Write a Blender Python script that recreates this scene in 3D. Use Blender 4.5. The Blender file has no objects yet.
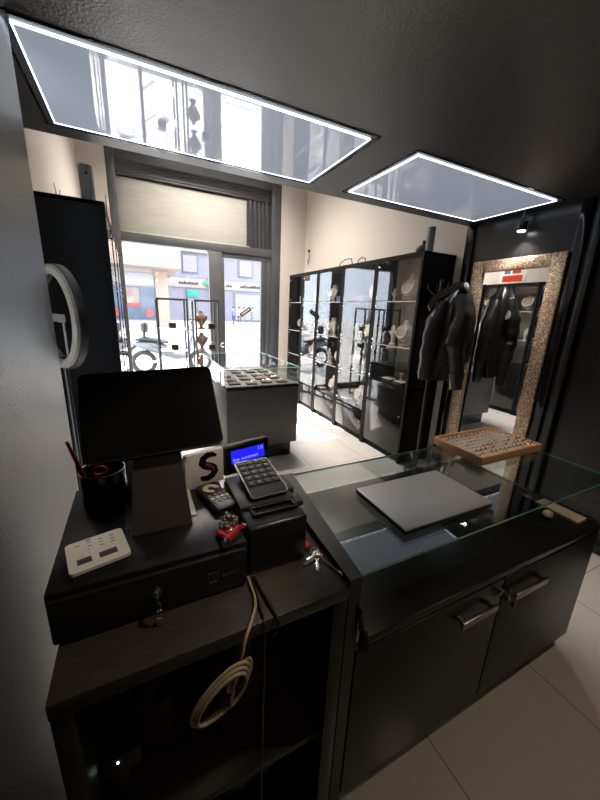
import bpy, bmesh, math, random
from mathutils import Vector, Matrix, Euler
random.seed(7)
SC = bpy.context.scene
COL = SC.collection
PI = math.pi
R = math.radians

# ------------------------------------------------------------------ materials
def nodes(name):
    m = bpy.data.materials.new(name); m.use_nodes = True
    nt = m.node_tree
    return m, nt, nt.nodes, nt.links, nt.nodes['Principled BSDF']

def mat(name, col, rough=.5, metal=0., bump=0., scale=60., var=0., spec=.5, coat=0., emit=None, estr=0., detail=3., stretch=None, col2=None, sheen=0., ior=1.5):
    m, nt, N, L, b = nodes(name)
    b.inputs['IOR'].default_value = ior
    b.inputs['Base Color'].default_value = (*col, 1)
    b.inputs['Roughness'].default_value = rough
    b.inputs['Metallic'].default_value = metal
    b.inputs['Specular IOR Level'].default_value = spec
    b.inputs['Coat Weight'].default_value = coat
    b.inputs['Coat Roughness'].default_value = .03
    if sheen: b.inputs['Sheen Weight'].default_value = sheen
    if emit:
        b.inputs['Emission Color'].default_value = (*emit, 1)
        b.inputs['Emission Strength'].default_value = estr
    if bump or var or col2:
        tc = N.new('ShaderNodeTexCoord'); mp = N.new('ShaderNodeMapping')
        L.new(tc.outputs['Object'], mp.inputs['Vector'])
        if stretch: mp.inputs['Scale'].default_value = stretch
        nz = N.new('ShaderNodeTexNoise'); nz.inputs['Scale'].default_value = scale; nz.inputs['Detail'].default_value = detail
        L.new(mp.outputs['Vector'], nz.inputs['Vector'])
        if bump:
            bp = N.new('ShaderNodeBump'); bp.inputs['Strength'].default_value = bump; bp.inputs['Distance'].default_value = .004
            L.new(nz.outputs['Fac'], bp.inputs['Height']); L.new(bp.outputs['Normal'], b.inputs['Normal'])
        if var or col2:
            rp = N.new('ShaderNodeValToRGB')
            c2 = col2 if col2 else tuple(min(1, c*(1+var)) for c in col)
            c1 = col if col2 else tuple(c*(1-var) for c in col)
            rp.color_ramp.elements[0].color = (*c1, 1); rp.color_ramp.elements[1].color = (*c2, 1)
            rp.color_ramp.elements[0].position = .35; rp.color_ramp.elements[1].position = .65
            L.new(nz.outputs['Fac'], rp.inputs['Fac']); L.new(rp.outputs['Color'], b.inputs['Base Color'])
    return m

def glass(name, tint=(1, 1, 1), ior=1.5, rough=0.):
    m, nt, N, L, b = nodes(name)
    N.remove(b)
    out = N['Material Output']
    g = N.new('ShaderNodeNewGeometry')
    mx = N.new('ShaderNodeMix'); mx.data_type = 'FLOAT'
    mx.inputs[2].default_value = ior; mx.inputs[3].default_value = 1/ior
    L.new(g.outputs['Backfacing'], mx.inputs[0])
    f = N.new('ShaderNodeFresnel'); L.new(mx.outputs[0], f.inputs['IOR'])
    t = N.new('ShaderNodeBsdfTransparent'); t.inputs['Color'].default_value = (*tint, 1)
    gl = N.new('ShaderNodeBsdfGlossy'); gl.inputs['Roughness'].default_value = rough
    ms = N.new('ShaderNodeMixShader')
    L.new(f.outputs['Fac'], ms.inputs['Fac']); L.new(t.outputs[0], ms.inputs[1]); L.new(gl.outputs[0], ms.inputs[2])
    L.new(ms.outputs[0], out.inputs['Surface'])
    return m

def tile_mat(name, c1, c2, grout, rough, ox, oy, size, spec=.5):
    m, nt, N, L, b = nodes(name)
    tc = N.new('ShaderNodeTexCoord'); mp = N.new('ShaderNodeMapping')
    mp.inputs['Location'].default_value = (-ox, -oy, 0)
    L.new(tc.outputs['Object'], mp.inputs['Vector'])
    br = N.new('ShaderNodeTexBrick'); br.offset = 0; br.squash = 1
    br.inputs['Scale'].default_value = 1; br.inputs['Brick Width'].default_value = size; br.inputs['Row Height'].default_value = size
    br.inputs['Mortar Size'].default_value = .003; br.inputs['Mortar Smooth'].default_value = .1
    br.inputs['Color1'].default_value = (*c1, 1); br.inputs['Color2'].default_value = (*c2, 1); br.inputs['Mortar'].default_value = (*grout, 1)
    L.new(mp.outputs['Vector'], br.inputs['Vector'])
    nz = N.new('ShaderNodeTexNoise'); nz.inputs['Scale'].default_value = 5; nz.inputs['Detail'].default_value = 6
    L.new(tc.outputs['Object'], nz.inputs['Vector'])
    mm = N.new('ShaderNodeMix'); mm.data_type = 'RGBA'; mm.blend_type = 'OVERLAY'; mm.inputs[0].default_value = .25
    L.new(br.outputs['Color'], mm.inputs[6]); L.new(nz.outputs['Color'], mm.inputs[7])
    hs = N.new('ShaderNodeHueSaturation'); hs.inputs['Saturation'].default_value = .8
    L.new(mm.outputs[2], hs.inputs['Color']); L.new(hs.outputs['Color'], b.inputs['Base Color'])
    b.inputs['Roughness'].default_value = rough; b.inputs['Specular IOR Level'].default_value = spec
    return m

def glitter_mat():
    m, nt, N, L, b = nodes('glitter_gold')
    tc = N.new('ShaderNodeTexCoord'); v = N.new('ShaderNodeTexVoronoi'); v.inputs['Scale'].default_value = 150
    L.new(tc.outputs['Object'], v.inputs['Vector'])
    rp = N.new('ShaderNodeValToRGB'); e = rp.color_ramp.elements
    e[0].color = (.26, .17, .11, 1); e[0].position = .2; e[1].color = (1, .82, .62, 1); e[1].position = .95
    e2 = rp.color_ramp.elements.new(.55); e2.color = (.62, .43, .28, 1)
    sp = N.new('ShaderNodeSeparateColor'); L.new(v.outputs['Color'], sp.inputs[0]); L.new(sp.outputs[0], rp.inputs['Fac'])
    L.new(rp.outputs['Color'], b.inputs['Base Color'])
    bp = N.new('ShaderNodeBump'); bp.inputs['Strength'].default_value = .8; bp.inputs['Distance'].default_value = .004
    L.new(sp.outputs[1], bp.inputs['Height']); L.new(bp.outputs['Normal'], b.inputs['Normal'])
    b.inputs['Metallic'].default_value = .6; b.inputs['Roughness'].default_value = .35
    return m

M = {}
M['black_lam'] = mat('black_laminate', (.014, .0125, .012), .38, bump=.12, scale=9, stretch=(2, 30, 30), var=.25, detail=6)
M['wood_lam'] = mat('dark_wood_laminate', (.028, .022, .018), .36, bump=.10, scale=5, stretch=(3, 40, 40), col2=(.050, .040, .032), detail=6)
M['black_gloss'] = mat('black_gloss', (.008, .008, .0085), .1, spec=.5)
M['black_satin'] = mat('black_satin', (.010, .010, .0105), .3, var=.1, scale=20)
M['black_plast'] = mat('black_plastic', (.013, .013, .014), .32, bump=.05, scale=400)
M['grey_plast'] = mat('dark_grey_plastic', (.035, .035, .037), .4, bump=.04, scale=300)
M['ceil_black'] = mat('textured_black_ceiling', (.011, .011, .0115), .40, bump=.35, scale=110, spec=.5, detail=4, ior=1.8)
M['panel_black'] = mat('textured_black_panel', (.009, .0095, .0102), .33, bump=.3, scale=140, spec=.5, detail=4, ior=1.55)
M['cab_black'] = mat('black_cabinet_board', (.007, .0068, .007), .6, bump=.05, scale=30, spec=.12)
M['white_wall'] = mat('cream_wall_paint', (.62, .565, .52), .6, bump=.04, scale=90, var=.03)
M['white_ceil'] = mat('white_ceiling_paint', (.8, .78, .75), .7, var=.02, scale=3)
M['floor'] = tile_mat('glossy_grey_tiles', (.76, .71, .675), (.73, .685, .65), (.34, .31, .29), .20, .235, .083, .667)
M['frame'] = mat('grey_window_frame', (.085, .088, .095), .38, metal=.3, var=.08, scale=6)
M['shutter'] = mat('beige_shutter_board', (.52, .515, .475), .6, var=.06, scale=4, stretch=(1, 1, 8))
M['glass'] = glass('clear_glass')
M['glass_cab'] = glass('cabinet_glass', (.95, .96, .96), 1.5)
M['glass_top'] = glass('counter_glass', (.90, .95, .93), 1.75)
M['glass_smoke'] = glass('smoked_glass', (.20, .20, .21), 1.5)
M['edge'] = mat('green_glass_edge', (.22, .62, .55), .15, emit=None, coat=.5)
M['mirror'] = mat('mirror_silver', (.90, .91, .92), .01, metal=1)
M['glitter'] = glitter_mat()
M['led'] = mat('white_led_strip', (1, 1, 1), .5, emit=(.72, .84, 1), estr=4)
M['led_face'] = mat('grey_acrylic_diffuser', (.30, .32, .36), .02, spec=.75, coat=1., emit=(.62, .68, .85), estr=.36)
M['spot'] = mat('lamp_lens', (1, 1, 1), .3, emit=(1, .97, .92), estr=15)
M['lamp'] = mat('shop_lamp_lens', (1, 1, 1), .3, emit=(1, .93, .84), estr=3)  # glowing face of the added strip lamps out of view
M['steel'] = mat('brushed_steel', (.40, .38, .36), .32, metal=1, bump=.05, scale=40, stretch=(2, 80, 80))
M['chrome'] = mat('chrome', (.75, .75, .76), .12, metal=1, var=.03)
M['gold'] = mat('gold', (.85, .58, .25), .25, metal=1, var=.05)
M['silver'] = mat('silver', (.82, .80, .78), .22, metal=1, var=.05)
M['brass'] = mat('brass', (.72, .50, .24), .28, metal=1, var=.08)
M['laptop'] = mat('laptop_aluminium', (.50, .51, .525), .42, metal=.35, var=.02, scale=200)
M['taupe'] = mat('taupe_metal', (.060, .052, .050), .45, metal=.3, var=.04, scale=60)
M['screen'] = mat('black_screen', (.006, .006, .0065), .2, spec=.2, var=.05)
M['lightgrey'] = mat('light_grey_plastic', (.52, .52, .51), .4, var=.02)
M['white'] = mat('white_plastic', (.74, .71, .64), .4, var=.03, scale=12)
M['paper'] = mat('white_card', (.70, .67, .63), .6, var=.03, scale=20)
M['tape'] = mat('clear_tape', (.80, .79, .78), .15, var=.05)
M['beige'] = mat('beige_plastic', (.62, .53, .40), .5, var=.06, scale=18)
M['stone'] = mat('cream_stone', (.66, .56, .42), .55, var=.12, scale=30, bump=.1)
M['cream_strip'] = mat('cream_board', (.60, .50, .38), .5, var=.06, scale=25)
M['red'] = mat('red_lacquer', (.42, .016, .014), .2, coat=.6, var=.15)
M['red_dark'] = mat('dark_red_card', (.035, .009, .008), .55, var=.2, scale=8)
M['redplast'] = mat('red_plastic', (.50, .035, .02), .35, var=.1)
M['lcd'] = mat('blue_lcd', (.0, .0, .2), .3, emit=(.02, .02, 1.0), estr=.85)
M['lcd_txt'] = mat('lcd_characters', (.2, .3, .9), .4, emit=(.28, .36, 1), estr=1.)
M['cable'] = mat('beige_cable', (.42, .32, .20), .5, var=.08, scale=30)
M['blackcable'] = mat('black_cable', (.012, .012, .012), .45, var=.1)
M['leather'] = mat('black_leather', (.020, .019, .018), .34, bump=.35, scale=55, var=.25, spec=.6, detail=5)
M['woodtray'] = mat('light_wood', (.62, .34, .16), .45, bump=.1, scale=6, stretch=(2, 30, 30), col2=(.74, .46, .25), detail=5)
M['velvet'] = mat('pinkish_ring_pad', (.82, .72, .69), .8, bump=.2, scale=120, var=.05)
M['pinkbust'] = mat('cream_bust', (.47, .35, .30), .6, var=.05, scale=30)
M['whitebust'] = mat('white_bust', (.86, .82, .78), .55, var=.04, scale=30)
M['pearl'] = mat('pearl_beads', (.95, .86, .72), .25, bump=.3, scale=160, var=.08)
M['grey'] = mat('mid_grey_board', (.17, .165, .16), .5, var=.06, scale=10)
M['cabback'] = mat('taupe_back_board', (.42, .36, .32), .6, var=.05, scale=8)
M['darkback'] = mat('dark_back_board', (.035, .034, .036), .5, var=.08, scale=8)
M['grey_mark'] = mat('faint_grey_print', (.05, .05, .05), .5, var=.05)
M['teal'] = mat('teal_blue_box', (.06, .16, .22), .5, var=.1)
M['blue'] = mat('blue_box', (.08, .13, .30), .5, var=.1)
M['brown'] = mat('brown_pad', (.13, .085, .065), .6, var=.12, scale=40)
M['plinth'] = mat('plinth_grey', (.085, .080, .077), .45, var=.05, scale=10)
M['green'] = mat('olive_jar', (.17, .19, .06), .3, var=.1)
M['reed'] = mat('dark_reed', (.06, .045, .03), .7, var=.2)
M['speaker'] = mat('speaker_grey', (.20, .20, .205), .6, bump=.2, scale=250, var=.06)
M['ringwhite'] = mat('ring_light_diffuser', (.22, .195, .155), .35, var=.04, scale=20)
M['greenled'] = mat('green_pilot_lamp', (.3, .9, .5), .4, emit=(.65, 1, .7), estr=14)
M['charm'] = mat('glitter_charm', (.35, .34, .32), .2, metal=.7, bump=.8, scale=250, var=.5)
# outdoors
M['street'] = mat('pale_pavement', (.55, .53, .50), .8, bump=.1, scale=3, var=.05)
M['facade'] = mat('lavender_plaster', (.20, .188, .225), .8, var=.05, scale=2)
M['facade2'] = mat('stone_mouldings', (.24, .225, .235), .8, var=.05, scale=3)
M['signband'] = mat('cream_sign_band', (.29, .26, .24), .7, var=.04, scale=2)
M['winpane'] = mat('bluish_window_pane', (.07, .09, .13), .1, var=.15, scale=1.5)
M['greenblind'] = mat('green_blind', (.02, .24, .18), .6, var=.08, scale=3)
M['cross'] = mat('green_cross', (.02, .26, .16), .5, var=.05)
M['peach'] = mat('peach_cladding', (.31, .225, .18), .8, var=.05, scale=1.5)
M['shopwhite'] = mat('white_fascia', (.30, .29, .28), .6, var=.02)
M['poster'] = mat('pale_poster', (.25, .26, .21), .6, col2=(.20, .13, .11), scale=1.2)
M['redposter'] = mat('red_poster', (.27, .05, .045), .6, var=.2, scale=3)
M['rubber'] = mat('tyre_rubber', (.02, .02, .022), .7, bump=.2, scale=40)
M['bikegrey'] = mat('scooter_grey', (.10, .11, .13), .3, var=.1, coat=.5)
M['skin'] = mat('skin', (.50, .33, .25), .6, var=.05)
M['hair'] = mat('dark_hair', (.04, .03, .025), .7, var=.2)

# ------------------------------------------------------------------ mesh builder
XF = {}
class MB:
    def __init__(s): s.bm = bmesh.new()
    def _tag(s, n0, mi):
        s.bm.faces.ensure_lookup_table()
        if mi:
            for f in s.bm.faces[n0:]: f.material_index = mi
    def box(s, a, b, bev=0., mi=0, rot=None, seg=2):
        n0 = len(s.bm.faces)
        c = [(a[i]+b[i])/2 for i in range(3)]; d = [abs(b[i]-a[i]) for i in range(3)]
        r = bmesh.ops.create_cube(s.bm, size=1)
        vs = r['verts']
        bmesh.ops.scale(s.bm, vec=d, verts=vs)
        if bev:
            es = list({e for v in vs for e in v.link_edges})
            rr = bmesh.ops.bevel(s.bm, geom=es, offset=min(bev, min(d)*.45), segments=seg, affect='EDGES', profile=.5)
            vs = list({v for f in rr['faces'] for v in f.verts} | {v for v in vs if v.is_valid})
        if rot is not None: bmesh.ops.rotate(s.bm, cent=(0, 0, 0), matrix=rot, verts=vs)
        bmesh.ops.translate(s.bm, vec=c, verts=vs)
        s._tag(n0, mi); return s
    def cyl(s, p, q, r, r2=None, seg=16, mi=0, cap=True):
        n0 = len(s.bm.faces)
        p, q = Vector(p), Vector(q); d = q-p
        m = Matrix.Translation((p+q)/2) @ d.to_track_quat('Z', 'Y').to_matrix().to_4x4()
        bmesh.ops.create_cone(s.bm, cap_ends=cap, segments=seg, radius1=r, radius2=r if r2 is None else r2, depth=d.length, matrix=m)
        s._tag(n0, mi); return s
    def sph(s, c, r, sc=(1, 1, 1), seg=16, mi=0, rot=None):
        n0 = len(s.bm.faces)
        m = Matrix.Translation(c) @ (rot.to_4x4() if rot is not None else Matrix()) @ Matrix.Diagonal((*sc, 1))
        bmesh.ops.create_uvsphere(s.bm, u_segments=seg, v_segments=max(6, seg//2), radius=r, matrix=m)
        s._tag(n0, mi); return s
    def tube(s, pts, r, seg=8, closed=False, mi=0):
        n0 = len(s.bm.faces)
        P = [Vector(p) for p in pts]; n = len(P); rings = []
        up = Vector((.123, .31, .94)).normalized()
        for i in range(n):
            a = P[(i-1) % n] if (closed or i > 0) else P[i]
            b = P[(i+1) % n] if (closed or i < n-1) else P[i]
            t = (b-a).normalized()
            u = up-t*up.dot(t)
            if u.length < 1e-4: u = t.orthogonal()
            u.normalize(); w = t.cross(u); up = u
            rr = r[i] if isinstance(r, (list, tuple)) else r
            rings.append([s.bm.verts.new(P[i]+u*rr*math.cos(2*PI*k/seg)+w*rr*math.sin(2*PI*k/seg)) for k in range(seg)])
        s._skin(rings, closed, seg); s._tag(n0, mi); return s
    def _skin(s, rings, closed, seg, cap=True):
        n = len(rings)
        for i in range(n if closed else n-1):
            A, B = rings[i], rings[(i+1) % n]
            for k in range(seg):
                try: s.bm.faces.new((A[k], A[(k+1) % seg], B[(k+1) % seg], B[k]))
                except ValueError: pass
        if not closed and cap:
            s.bm.faces.new(rings[0][::-1]); s.bm.faces.new(rings[-1])
    def loft(s, secs, mi=0, cap=True):
        n0 = len(s.bm.faces)
        rings = [[s.bm.verts.new(p) for p in sec] for sec in secs]
        s._skin(rings, False, len(secs[0]), cap); s._tag(n0, mi); return s
    def lathe(s, prof, c=(0, 0, 0), seg=24, mi=0):
        secs = [[(c[0]+max(r, 1e-4)*math.cos(2*PI*k/seg), c[1]+max(r, 1e-4)*math.sin(2*PI*k/seg), c[2]+z) for k in range(seg)] for r, z in prof]
        return s.loft(secs, mi)
    def prism(s, poly, z0, z1, mi=0, side=None):
        n0 = len(s.bm.faces)
        a = [s.bm.verts.new((x, y, z0)) for x, y in poly]; b = [s.bm.verts.new((x, y, z1)) for x, y in poly]
        s.bm.faces.new(a[::-1]); s.bm.faces.new(b)
        for i in range(len(poly)):
            j = (i+1) % len(poly)
            f = s.bm.faces.new((a[i], a[j], b[j], b[i]))
            if side is not None: f.material_index = side
        if mi: s._tag(n0, mi)
        return s
    def quadslab(s, c, th, mi=0):
        """c: four corners (counter-clockwise seen from outside); extruded inwards by th"""
        n0 = len(s.bm.faces)
        c = [Vector(p) for p in c]; n = (c[1]-c[0]).cross(c[3]-c[0]).normalized()
        a = [s.bm.verts.new(p) for p in c]; b = [s.bm.verts.new(p-n*th) for p in c]
        s.bm.faces.new(a); s.bm.faces.new(b[::-1])
        for i in range(4):
            j = (i+1) % 4; s.bm.faces.new((a[j], a[i], b[i], b[j]))
        s._tag(n0, mi); return s
    def xform(s, m): s.bm.transform(m); return s
    def done(s, name, ms, parent=None, origin=None, local=False):
        if not isinstance(ms, (list, tuple)): ms = [ms]
        me = bpy.data.meshes.new(name)
        bmesh.ops.recalc_face_normals(s.bm, faces=s.bm.faces)
        o = bpy.data.objects.new(name, me); COL.objects.link(o)
        if parent is not None:
            o.parent = parent; mw = XF[parent.name]
            if not local: s.bm.transform(mw.inverted())
            XF[o.name] = mw
        else:
            if origin is None:
                s.bm.verts.ensure_lookup_table()
                xs = [v.co for v in s.bm.verts]
                origin = ((min(v.x for v in xs)+max(v.x for v in xs))/2, (min(v.y for v in xs)+max(v.y for v in xs))/2, min(v.z for v in xs))
            o.location = origin; mw = Matrix.Translation(origin)
            s.bm.transform(mw.inverted()); XF[o.name] = mw
        for f in s.bm.faces: f.smooth = True
        for e in s.bm.edges:
            if len(e.link_faces) == 2 and e.calc_face_angle(0) > .62: e.smooth = False
        s.bm.to_mesh(me); s.bm.free()
        for m in ms: me.materials.append(M[m] if isinstance(m, str) else m)
        return o

def tag(o, label=None, cat=None, group=None, kind=None):
    if label: o['label'] = label
    if cat: o['category'] = cat
    if group: o['group'] = group
    if kind: o['kind'] = kind
    return o
def thing(name, label, cat, loc=(0, 0, 0), rz=0., group=None):
    o = bpy.data.objects.new(name, None); COL.objects.link(o)
    o.empty_display_size = .05
    o.location = loc; o.rotation_euler = (0, 0, rz)
    XF[o.name] = Matrix.Translation(loc) @ Matrix.Rotation(rz, 4, 'Z')
    return tag(o, label, cat, group)
def struct(name, mb, ms, parent=None):
    o = mb.done(name, ms, parent, origin=(0, 0, 0) if parent is None else None)
    if parent is None: o['kind'] = 'structure'
    return o
def copy_tree(root, loc=None, rz=None, label=None, group=None):
    r = root.copy(); COL.objects.link(r)
    if loc is not None: r.location = loc
    if rz is not None: r.rotation_euler = (0, 0, rz)
    if label: r['label'] = label
    if group: r['group'] = group
    for ch in list(root.children):
        c = ch.copy(); COL.objects.link(c); c.parent = r
        for g in list(ch.children):
            d = g.copy(); COL.objects.link(d); d.parent = c
    return r
def text_part(name, txt, size, mtx, m, parent, ext=.0004, align='CENTER'):
    cu = bpy.data.curves.new(name, 'FONT'); cu.body = txt; cu.size = size; cu.extrude = ext; cu.align_x = align; cu.align_y = 'CENTER'
    t = bpy.data.objects.new(name+'_tmp', cu); COL.objects.link(t)
    dg = bpy.context.evaluated_depsgraph_get()
    me = bpy.data.meshes.new_from_object(t.evaluated_get(dg))
    bpy.data.objects.remove(t); bpy.data.curves.remove(cu)
    me.transform(XF[parent.name].inverted() @ mtx)
    me.materials.clear(); me.materials.append(M[m])
    o = bpy.data.objects.new(name, me); COL.objects.link(o); o.parent = parent; XF[o.name] = XF[parent.name]
    return o
def frame_mtx(o, xd, yd):
    x = Vector(xd).normalized(); y = Vector(yd); y = (y-x*x.dot(y)).normalized(); z = x.cross(y)
    return Matrix(((x.x, y.x, z.x, o[0]), (x.y, y.y, z.y, o[1]), (x.z, y.z, z.z, o[2]), (0, 0, 0, 1)))

# ------------------------------------------------------------------ the setting
struct('floor', MB().box((-.7, -1.3, -.06), (3.05, 6.0, 0)), 'floor')
struct('wall_left', MB().box((-.75, 1.5, 0), (-.55, 6.1, 4.3)), 'white_wall')
struct('wall_right', MB().box((2.93, 2.33, 0), (3.1, 6.1, 4.3)), 'white_wall')
w = MB().box((-.55, 5.9, 0), (-.21, 6.1, 4.3)).box((2.44, 5.9, 0), (2.93, 6.1, 4.3)).box((-.21, 5.9, 3.75), (2.44, 6.1, 4.3))
struct('wall_front', w, 'white_wall')
struct('wall_back', MB().box((-.6, -1.35, 0), (3.0, -1.2, 2.6)), 'panel_black')
struct('ceiling', MB().box((-.75, 2.30, 4.2), (3.1, 6.1, 4.35)), 'white_ceil')
# lowered black ceiling over the till, with the riser that closes it to the tall ceiling
cl = MB().box((-.75, -1.35, 2.42), (3.1, 2.33, 2.58)).box((-.75, 2.25, 2.58), (3.1, 2.33, 4.2))
struct('ceiling', cl, 'ceil_black')
struct('wall_left', MB().box((-.36, -1.3, 0), (-.285, 1.57, 2.42)), 'panel_black')
struct('wall_right', MB().box((2.85, -1.3, 0), (3.1, 2.33, 2.42)), 'black_satin')
struct('trim_1', MB().box((2.825, 2.25, 0), (2.85, 2.33, 2.42), .003), 'black_gloss')
struct('trim_2', MB().box((2.80, 1.27, 0), (2.85, 1.315, 2.42), .004), 'black_satin')
struct('trim_3', MB().box((2.825, 1.36, 0), (2.85, 1.43, 2.42), .004), 'black_gloss')
struct('baseboard_right', MB().box((2.835, -1.2, 0), (2.85, 2.25, .08), .003), 'black_satin')

# shop front: window_1 (fixed glazing and transom), door_1
Yw = 5.9
win = thing('window_1', None, None, (1.1, Yw, 0)); win['kind'] = 'structure'
f = MB()
f.box((-.21, Yw, 0), (-.10, Yw+.12, 3.75), .006).box((2.27, Yw, 0), (2.44, Yw+.12, 3.75), .006)
f.box((-.10, Yw, 3.56), (2.27, Yw+.12, 3.75), .006).box((-.10, Yw, 2.50), (2.27, Yw+.12, 2.63), .006)
f.box((1.16, Yw, 0), (1.38, Yw+.1, 2.50), .006).box((-.10, Yw, 0), (1.16, Yw+.1, .12), .006)
f.done('window_frame', 'frame', win)
MB().box((-.10, Yw+.045, .12), (1.16, Yw+.055, 2.50)).done('window_pane', 'glass', win)
MB().box((-.10, Yw+.045, 2.63), (2.27, Yw+.055, 3.56)).done('window_pane', 'glass', win)
b = MB().box((-.20, Yw+.14, 2.60), (1.85, Yw+.17, 3.42), .004)
b.box((-.08, Yw+.135, 2.63), (1.9, Yw+.18, 2.665), .002)
b.done('shutter_board', 'shutter', win)
b = MB()
for i in range(5): b.box((-.08, Yw+.10, 3.40+i*.035), (2.25, Yw+.13, 3.425+i*.035), .004)
for i in range(5): b.box((1.90+i*.075, Yw+.12, 2.63), (1.935+i*.075, Yw+.16, 3.42), .004)
b.box((1.85, Yw+.165, 2.60), (2.44, Yw+.18, 3.42)).box((-.20, Yw+.14, 3.38), (2.44, Yw+.17, 3.62))
b.done('shutter_box', 'frame', win)
door = thing('door_1', None, None, (1.75, Yw, 0)); door['kind'] = 'structure'
f = MB()
f.box((1.38, Yw+.02, 2.42), (2.27, Yw+.07, 2.50), .004).box((1.38, Yw+.02, .0), (2.08, Yw+.07, .10), .004)
f.box((1.38, Yw+.02, .10), (1.42, Yw+.07, 2.42), .004)
f.box((2.08, Yw+.02, 0), (2.15, Yw+.09, 2.42), .004).box((2.16, Yw+.05, 0), (2.20, Yw+.11, 2.42), .004).box((2.21, Yw+.02, 0), (2.27, Yw+.1, 2.42), .004)
f.done('door_frame', 'frame', door)
MB().box((1.42, Yw+.04, .10), (2.08, Yw+.05, 2.42)).done('door_pane', 'glass', door)
pts = [(1.36+.035*math.cos(a), Yw-.03, .965+.035*math.sin(a)) for a in [R(x) for x in range(60, 301, 20)]]
MB().tube(pts, .009, 8).done('door_handle', 'white', door)
# sign hung inside the door glass
sg = thing('door_sign', 'small tilted dark sign hanging on the glass of the entrance door', 'sign', (1.78, Yw+.03, 1.50))
rt = Matrix.Rotation(-R(35), 3, 'Y')
MB().box((1.66, Yw+.018, 1.505), (1.91, Yw+.026, 1.595), .004, rot=rt).done('sign_board', 'white', sg)
MB().box((1.67, Yw+.014, 1.515), (1.90, Yw+.019, 1.585), .002, rot=rt).done('sign_face', 'grey_plast', sg)
bm_ = MB()
for k in range(6):
    bm_.box((-.085+k*.03, -.002, -.012), (-.067+k*.03, .002, .014))
bm_.xform(Matrix.Translation((1.785, Yw+.012, 1.55)) @ rt.to_4x4())
bm_.done('sign_marks', 'white', sg)

# ------------------------------------------------------------------ outdoors
struct('street_ground', MB().box((-30, 6.1, -.1), (60, 60, 0)), 'street')
fac = thing('building', 'lavender grey apartment facade with shops across the sunny square', 'building', (9, 42, 0))
MB().box((-16, 42, 0), (40, 48, 15)).done('facade', 'facade', fac)
MB().box((-16, 41.85, 3.75), (40, 42.05, 4.75), .02).box((-16, 41.6, 7.6), (40, 42, 7.9), .05).done('sign_band', 'signband', fac)
for k, x in enumerate((-6.5, 0, 6.1, 12.7, 19.2, 25.5)):
    wd = MB().box((x-.95, 41.9, 5.3), (x+.95, 42.02, 7.4), .03); wd.box((x-.75, 41.87, 5.5), (x+.75, 41.93, 7.25), mi=1).box((x-.05, 41.85, 5.5), (x+.05, 41.94, 7.25))
    wd.done('window', ['facade2', 'winpane'], fac)
    wd = MB().box((x-.95, 41.9, 9.0), (x+.95, 42.02, 11.2), .03); wd.box((x-.75, 41.87, 9.2), (x+.75, 41.93, 11.0), mi=1)
    wd.done('window', ['facade2', 'winpane'], fac)
for x, wdt in ((2.0, 1.5), (6.2, 1.3), (9.0, 1.6), (13.0, 3.6), (17.8, 1.6)):
    sf = MB().box((x-wdt/2, 41.88, .1), (x+wdt/2, 42.02, 3.55), .03); sf.box((x-wdt/2+.15, 41.84, .2), (x+wdt/2-.15, 41.9, 3.35), mi=1)
    sf.done('shopfront', ['facade2', 'winpane'], fac)
for x, wdt in ((2.0, 1.3), (6.2, 1.2), (9.0, 1.5)):
    MB().box((x-wdt/2, 41.6, 2.7), (x+wdt/2, 41.85, 3.5), .03).done('shop_blind', 'greenblind', fac)
c = MB().box((7.6, 41.5, 4.15), (8.9, 41.7, 4.6), .02).box((8.03, 41.5, 3.75), (8.47, 41.7, 5.05), .02); c.done('pharmacy_cross', 'cross', fac)
for x0, n in ((4.8, 8), (10.2, 3), (12.0, 10)):
    lt = MB()
    for k in range(n):
        h = random.uniform(.18, .42); lt.box((x0+k*.27, 41.78, 4.1), (x0+k*.27+.14, 41.86, 4.1+h)).box((x0+k*.27+.05, 41.78, 4.1+h*.4), (x0+k*.27+.24, 41.86, 4.1+h*.4+.07))
    lt.done('sign_lettering', 'red_dark', fac)
lb = thing('shop_building', 'peach clad corner shop with a deep overhang and posters in its window', 'building', (-1.5, 25, 0))
MB().box((-8, 25, 4.05), (3.05, 34, 5.30), .02).box((-8, 26.2, 5.3), (3.0, 34, 14)).done('overhang', 'peach', lb)
MB().box((-8, 27, 0), (1.45, 33, 4.05)).done('shop_wall', 'shopwhite', lb)
MB().box((1.45, 26.8, 0), (2.3, 27.6, 4.05), .02).done('corner_pillar', 'peach', lb)
MB().box((-7.5, 26.9, 2.95), (1.40, 27.05, 3.75), .02).done('fascia', 'shopwhite', lb)
for i in range(3):
    x0 = -1.35-2.9*i+.1
    MB().box((x0, 26.92, .55), (x0+2.65, 27.02, 2.85), .01).done('shop_window', 'winpane', lb)
MB().box((-.5, 26.88, 1.65), (.35, 26.93, 2.75)).done('poster', 'poster', lb)
MB().box((.75, 26.88, .75), (1.15, 26.93, 1.3)).box((-.55, 26.87, 1.45), (.4, 26.9, 1.7)).done('poster', 'redposter', lb)

# scooter parked outside
sc = thing('scooter', 'dark grey scooter parked on the sunlit pavement outside the window', 'scooter', (.65, 8.5, 0))
def wheel(x, y):
    m = MB(); pts = [(x+.235*math.cos(a*PI/12), y, .29+.235*math.sin(a*PI/12)) for a in range(24)]
    m.tube(pts, .055, 8, True); o = m.done('wheel', 'rubber', sc)
    h = MB(); h.cyl((x, y-.05, .29), (x, y+.05, .29), .05)
    for k in range(6):
        a = k*PI/3; h.cyl((x, y, .29), (x+.2*math.cos(a), y, .29+.2*math.sin(a)), .012, seg=6)
    h.tube([(x+.19*math.cos(a*PI/12), y, .29+.19*math.sin(a*PI/12)) for a in range(24)], .018, 6, True)
    h.done('rim', 'chrome', o)
wheel(.1, 8.5); wheel(1.38, 8.5)
def sect(x, cz, hz, wy, n=12): return [(x, 8.5+wy*math.cos(2*PI*k/n), cz+hz*math.sin(2*PI*k/n)) for k in range(n)]
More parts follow.
